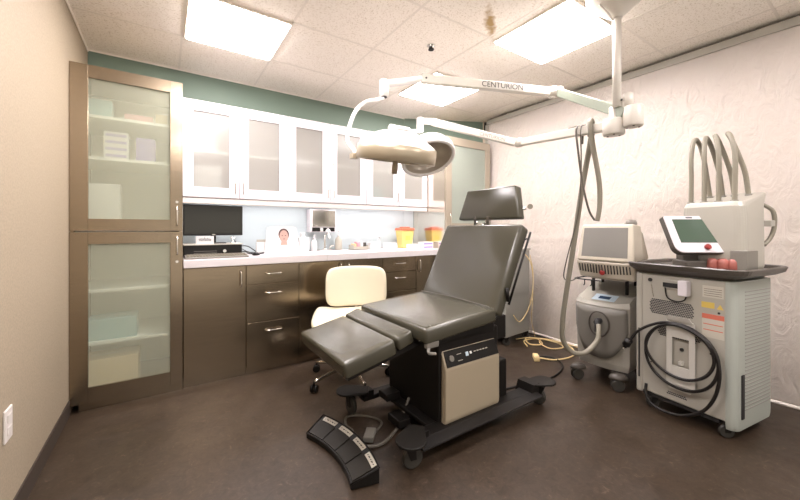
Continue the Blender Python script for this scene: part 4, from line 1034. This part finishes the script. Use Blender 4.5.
for i, (yf, yt, yb_) in enumerate(((.022,.022,.020),(-.045,-.030,-.045),(-.115,-.075,-.10),(-.188,-.135,-.165))):
    zb = ztop(.16)-.003; ztp = 1.715-ZT2
    b = MB(); b.tube([(.165,yf,zb),(.165,yf-.002,zb+.14),(.168,yf,zb+.28),(.19,(yf+yt)/2,ztp-.03),(.225,yt,ztp),(.265,yt-.004,ztp-.04),(.30,(yt+yb_)/2-.01,ztp-.14),(.33,yb_-.01,ztp-.24),(.355,yb_-.015,ztop(.355)-.004)],.0125,n=12,sm=7); hz_ = build(b, 'looped_hose', 'hose', t)
    b = MB(); b.cyl((.165,yf,zb-.004),(.165,yf,zb+.012),.019,n=16); b.cyl((.355,yb_-.015,ztop(.355)-.006),(.355,yb_-.015,ztop(.355)+.008),.017,n=16); build(b, 'collar', 'machinegrey', hz_)

# touch screen
SCp = V((2.585,.722,1.100)); yaw = math.atan2(-.562, .827)
t = thing('touch_screen', 'tilted white-framed touch screen with a red knob on the machine tray', 'screen', (2.60, .735, ZT2), yaw)
# local: x = to the right in the photo, y = away; screen tilted back
tm = Matrix.Translation((.006,-.02,.200)) @ Matrix.Rotation(math.radians(-27), 4, 'X')
def xzprism(mb, poly, y0, y1, r=0, mx=None):
    m = Matrix(((1,0,0,0),(0,0,-1,0),(0,1,0,0),(0,0,0,1)))
    mb.prism(poly, -y1, -y0, r=r, mx=(mx or Matrix.Identity(4)) @ m); return mb
def rpoly(w, h, rs):   # w,h half sizes; corner radii from top-right ccw
    pts = []
    for (cx, cy, a0), r in zip(((w,h,0),(-w,h,90),(-w,-h,180),(w,-h,270)), rs):
        sx, sy = (1 if cx > 0 else -1), (1 if cy > 0 else -1)
        for k in range(6):
            a = math.radians(a0+18*k); pts.append((cx-sx*r+r*math.cos(a), cy-sy*r+r*math.sin(a)))
    return pts
b = MB(); xzprism(b, rpoly(.158,.122,(.012,.012,.045,.045)), -.010, .022, r=.003, mx=tm); build(b, 'back_case', 'traygrey', t)
b = MB(); xzprism(b, rpoly(.155,.119,(.010,.010,.042,.042)), -.016, -.009, r=.002, mx=tm); build(b, 'bezel', 'white', t)
b = MB(); xzprism(b, [(-.112,-.058),(.112,-.058),(.112,.096),(-.112,.096)], -.0175, -.0155, mx=tm); build(b, 'screen', 'lcd', t)
b = MB(); b.cyl(tm @ V((.025,-.016,-.088)), tm @ V((.025,-.034,-.088)), .0165, n=20, bev=.003); build(b, 'red_knob', 'red', t)
b = MB(); xzprism(b, [(-.025,.103),(.015,.103),(.015,.111),(-.025,.111)], -.0170, -.0155, mx=tm); build(b, 'name_strip', 'vent', t)
b = MB(); b.box((-.075,-.06,0),(.06,.05,.05), r=.008); b.box((-.05,-.01,.045),(.04,.05,.13), r=.006); build(b, 'foot', 'traygrey', t)
for i, (x, y, w, m_) in enumerate(((2.615,.640,.026,'salmon handpiece tip on the tray just right of the screen foot'),(2.628,.598,.030,'salmon handpiece tip on the tray, middle of three'),(2.640,.555,.026,'salmon handpiece tip on the tray nearest the dark filter box'))):
    b = MB(); b.lathe([(0,0),(w*.8,0),(w,.012),(w*.9,.05),(w*.6,.065),(0,.066)], n=16)
    o_ = solo(b, 'handpiece_tip', 'pink', m_, 'handpiece', 'salmon handpiece tips on the tray'); o_.location = (x, y, ZT2)

# ================================================================== GREY CABINET BEHIND CHAIR
t = thing('rolling_cabinet', 'grey rolling cabinet standing behind the backrest of the exam chair', 'cabinet', (2.93, 2.38, 0), math.radians(4))
build(MB().box((-.20,-.16,.085),(.22,.20,.93), r=.008), 'body', 'greyst', t)
build(MB().box((-.21,-.17,.93),(.23,.21,.95), r=.006), 'top', 'machine', t)
build(MB().box((-.19,-.163,.50),(.21,-.160,.91), r=.001), 'door', 'greyst', t)
for x, y in ((-.15,-.13),(.19,-.13),(-.15,.17),(.19,.17)): caster(t, x, y, wr=.035, ang=2.0, top=.087, world=False)
b = MB(); b.tube([(.10,-.175,.90),(.19,-.19,.80),(.235,-.19,.60),(.20,-.185,.40),(.12,-.18,.28),(0,-.18,.22),(-.10,-.18,.30)],.005,n=7); b.tube([(.20,-.175,.88),(.25,-.18,.70),(.245,-.18,.45),(.225,-.18,.20),(.24,-.21,.03)],.004,n=7); build(b, 'cord', 'cordy', t)

# cords on floor
b = MB()
b.tube([(2.93,2.10,.006),(3.05,2.22,.006),(3.20,2.18,.006),(3.10,2.05,.006),(3.00,2.12,.006),(3.14,2.26,.006),(3.27,2.12,.006),(3.28,1.90,.006),(3.15,1.75,.006),(3.00,1.70,.006),(2.80,1.74,.010),(2.72,1.82,.02)],.0065,n=8)
b.tube([(3.02,2.30,.006),(3.16,2.20,.02),(3.26,2.00,.006),(3.18,1.88,.006),(3.05,1.94,.006),(3.10,2.08,.018),(3.24,2.10,.02),(3.30,1.80,.006),(3.20,1.55,.006),(3.12,1.48,.006)],.0055,n=8)
solo(b, 'extension_cord', 'cordy', 'yellow extension cord tangled on the floor by the plastic sheet', 'cord')
t = thing('cord_socket', 'yellow cord connector block lying on the floor', 'connector', (2.70, 1.845, 0))
build(MB().box((-.055,-.024,.001),(.055,.024,.042), r=.008, mx=Matrix.Rotation(.75,4,'Z')), 'block', 'cordy', t)
b = MB(); b.box((-.052,-.018,.042),(-.03,.018,.0435), mx=Matrix.Rotation(.75,4,'Z')); build(b, 'socket_face', 'tan', t)
b = MB(); b.tube([(1.79,1.62,.10),(1.86,1.60,.03),(2.00,1.62,.008),(2.25,1.58,.008),(2.48,1.55,.008),(2.70,1.60,.008),(2.82,1.70,.008),(2.84,1.80,.008),(2.78,1.86,.008)],.0075,n=8)
solo(b, 'power_cable', 'cordb', 'dark power cable running across the floor from the exam chair', 'cable')

# ================================================================== CAMERA, WORLD
cam = bpy.data.cameras.new('camera'); co = link(bpy.data.objects.new('camera', cam))
f = 346.0; th = math.atan2(235, f)
cam.sensor_width = 36; cam.sensor_fit = 'HORIZONTAL'; cam.lens = f/800*36
cam.shift_y = -(250-229)/800; cam.clip_start = .02
co.location = (0, 0, 1.15); co.rotation_euler = (PI/2, 0, -th)
scn.camera = co
w = bpy.data.worlds.new('world'); scn.world = w; w.use_nodes = True
w.node_tree.nodes['Background'].inputs[0].default_value = (1,.90,.80,1); w.node_tree.nodes['Background'].inputs[1].default_value = .42
vs_ = scn.view_settings; vs_.view_transform = 'Standard'; vs_.look = 'None'; vs_.exposure = 1.27; vs_.gamma = 1; vs_.use_curve_mapping = False
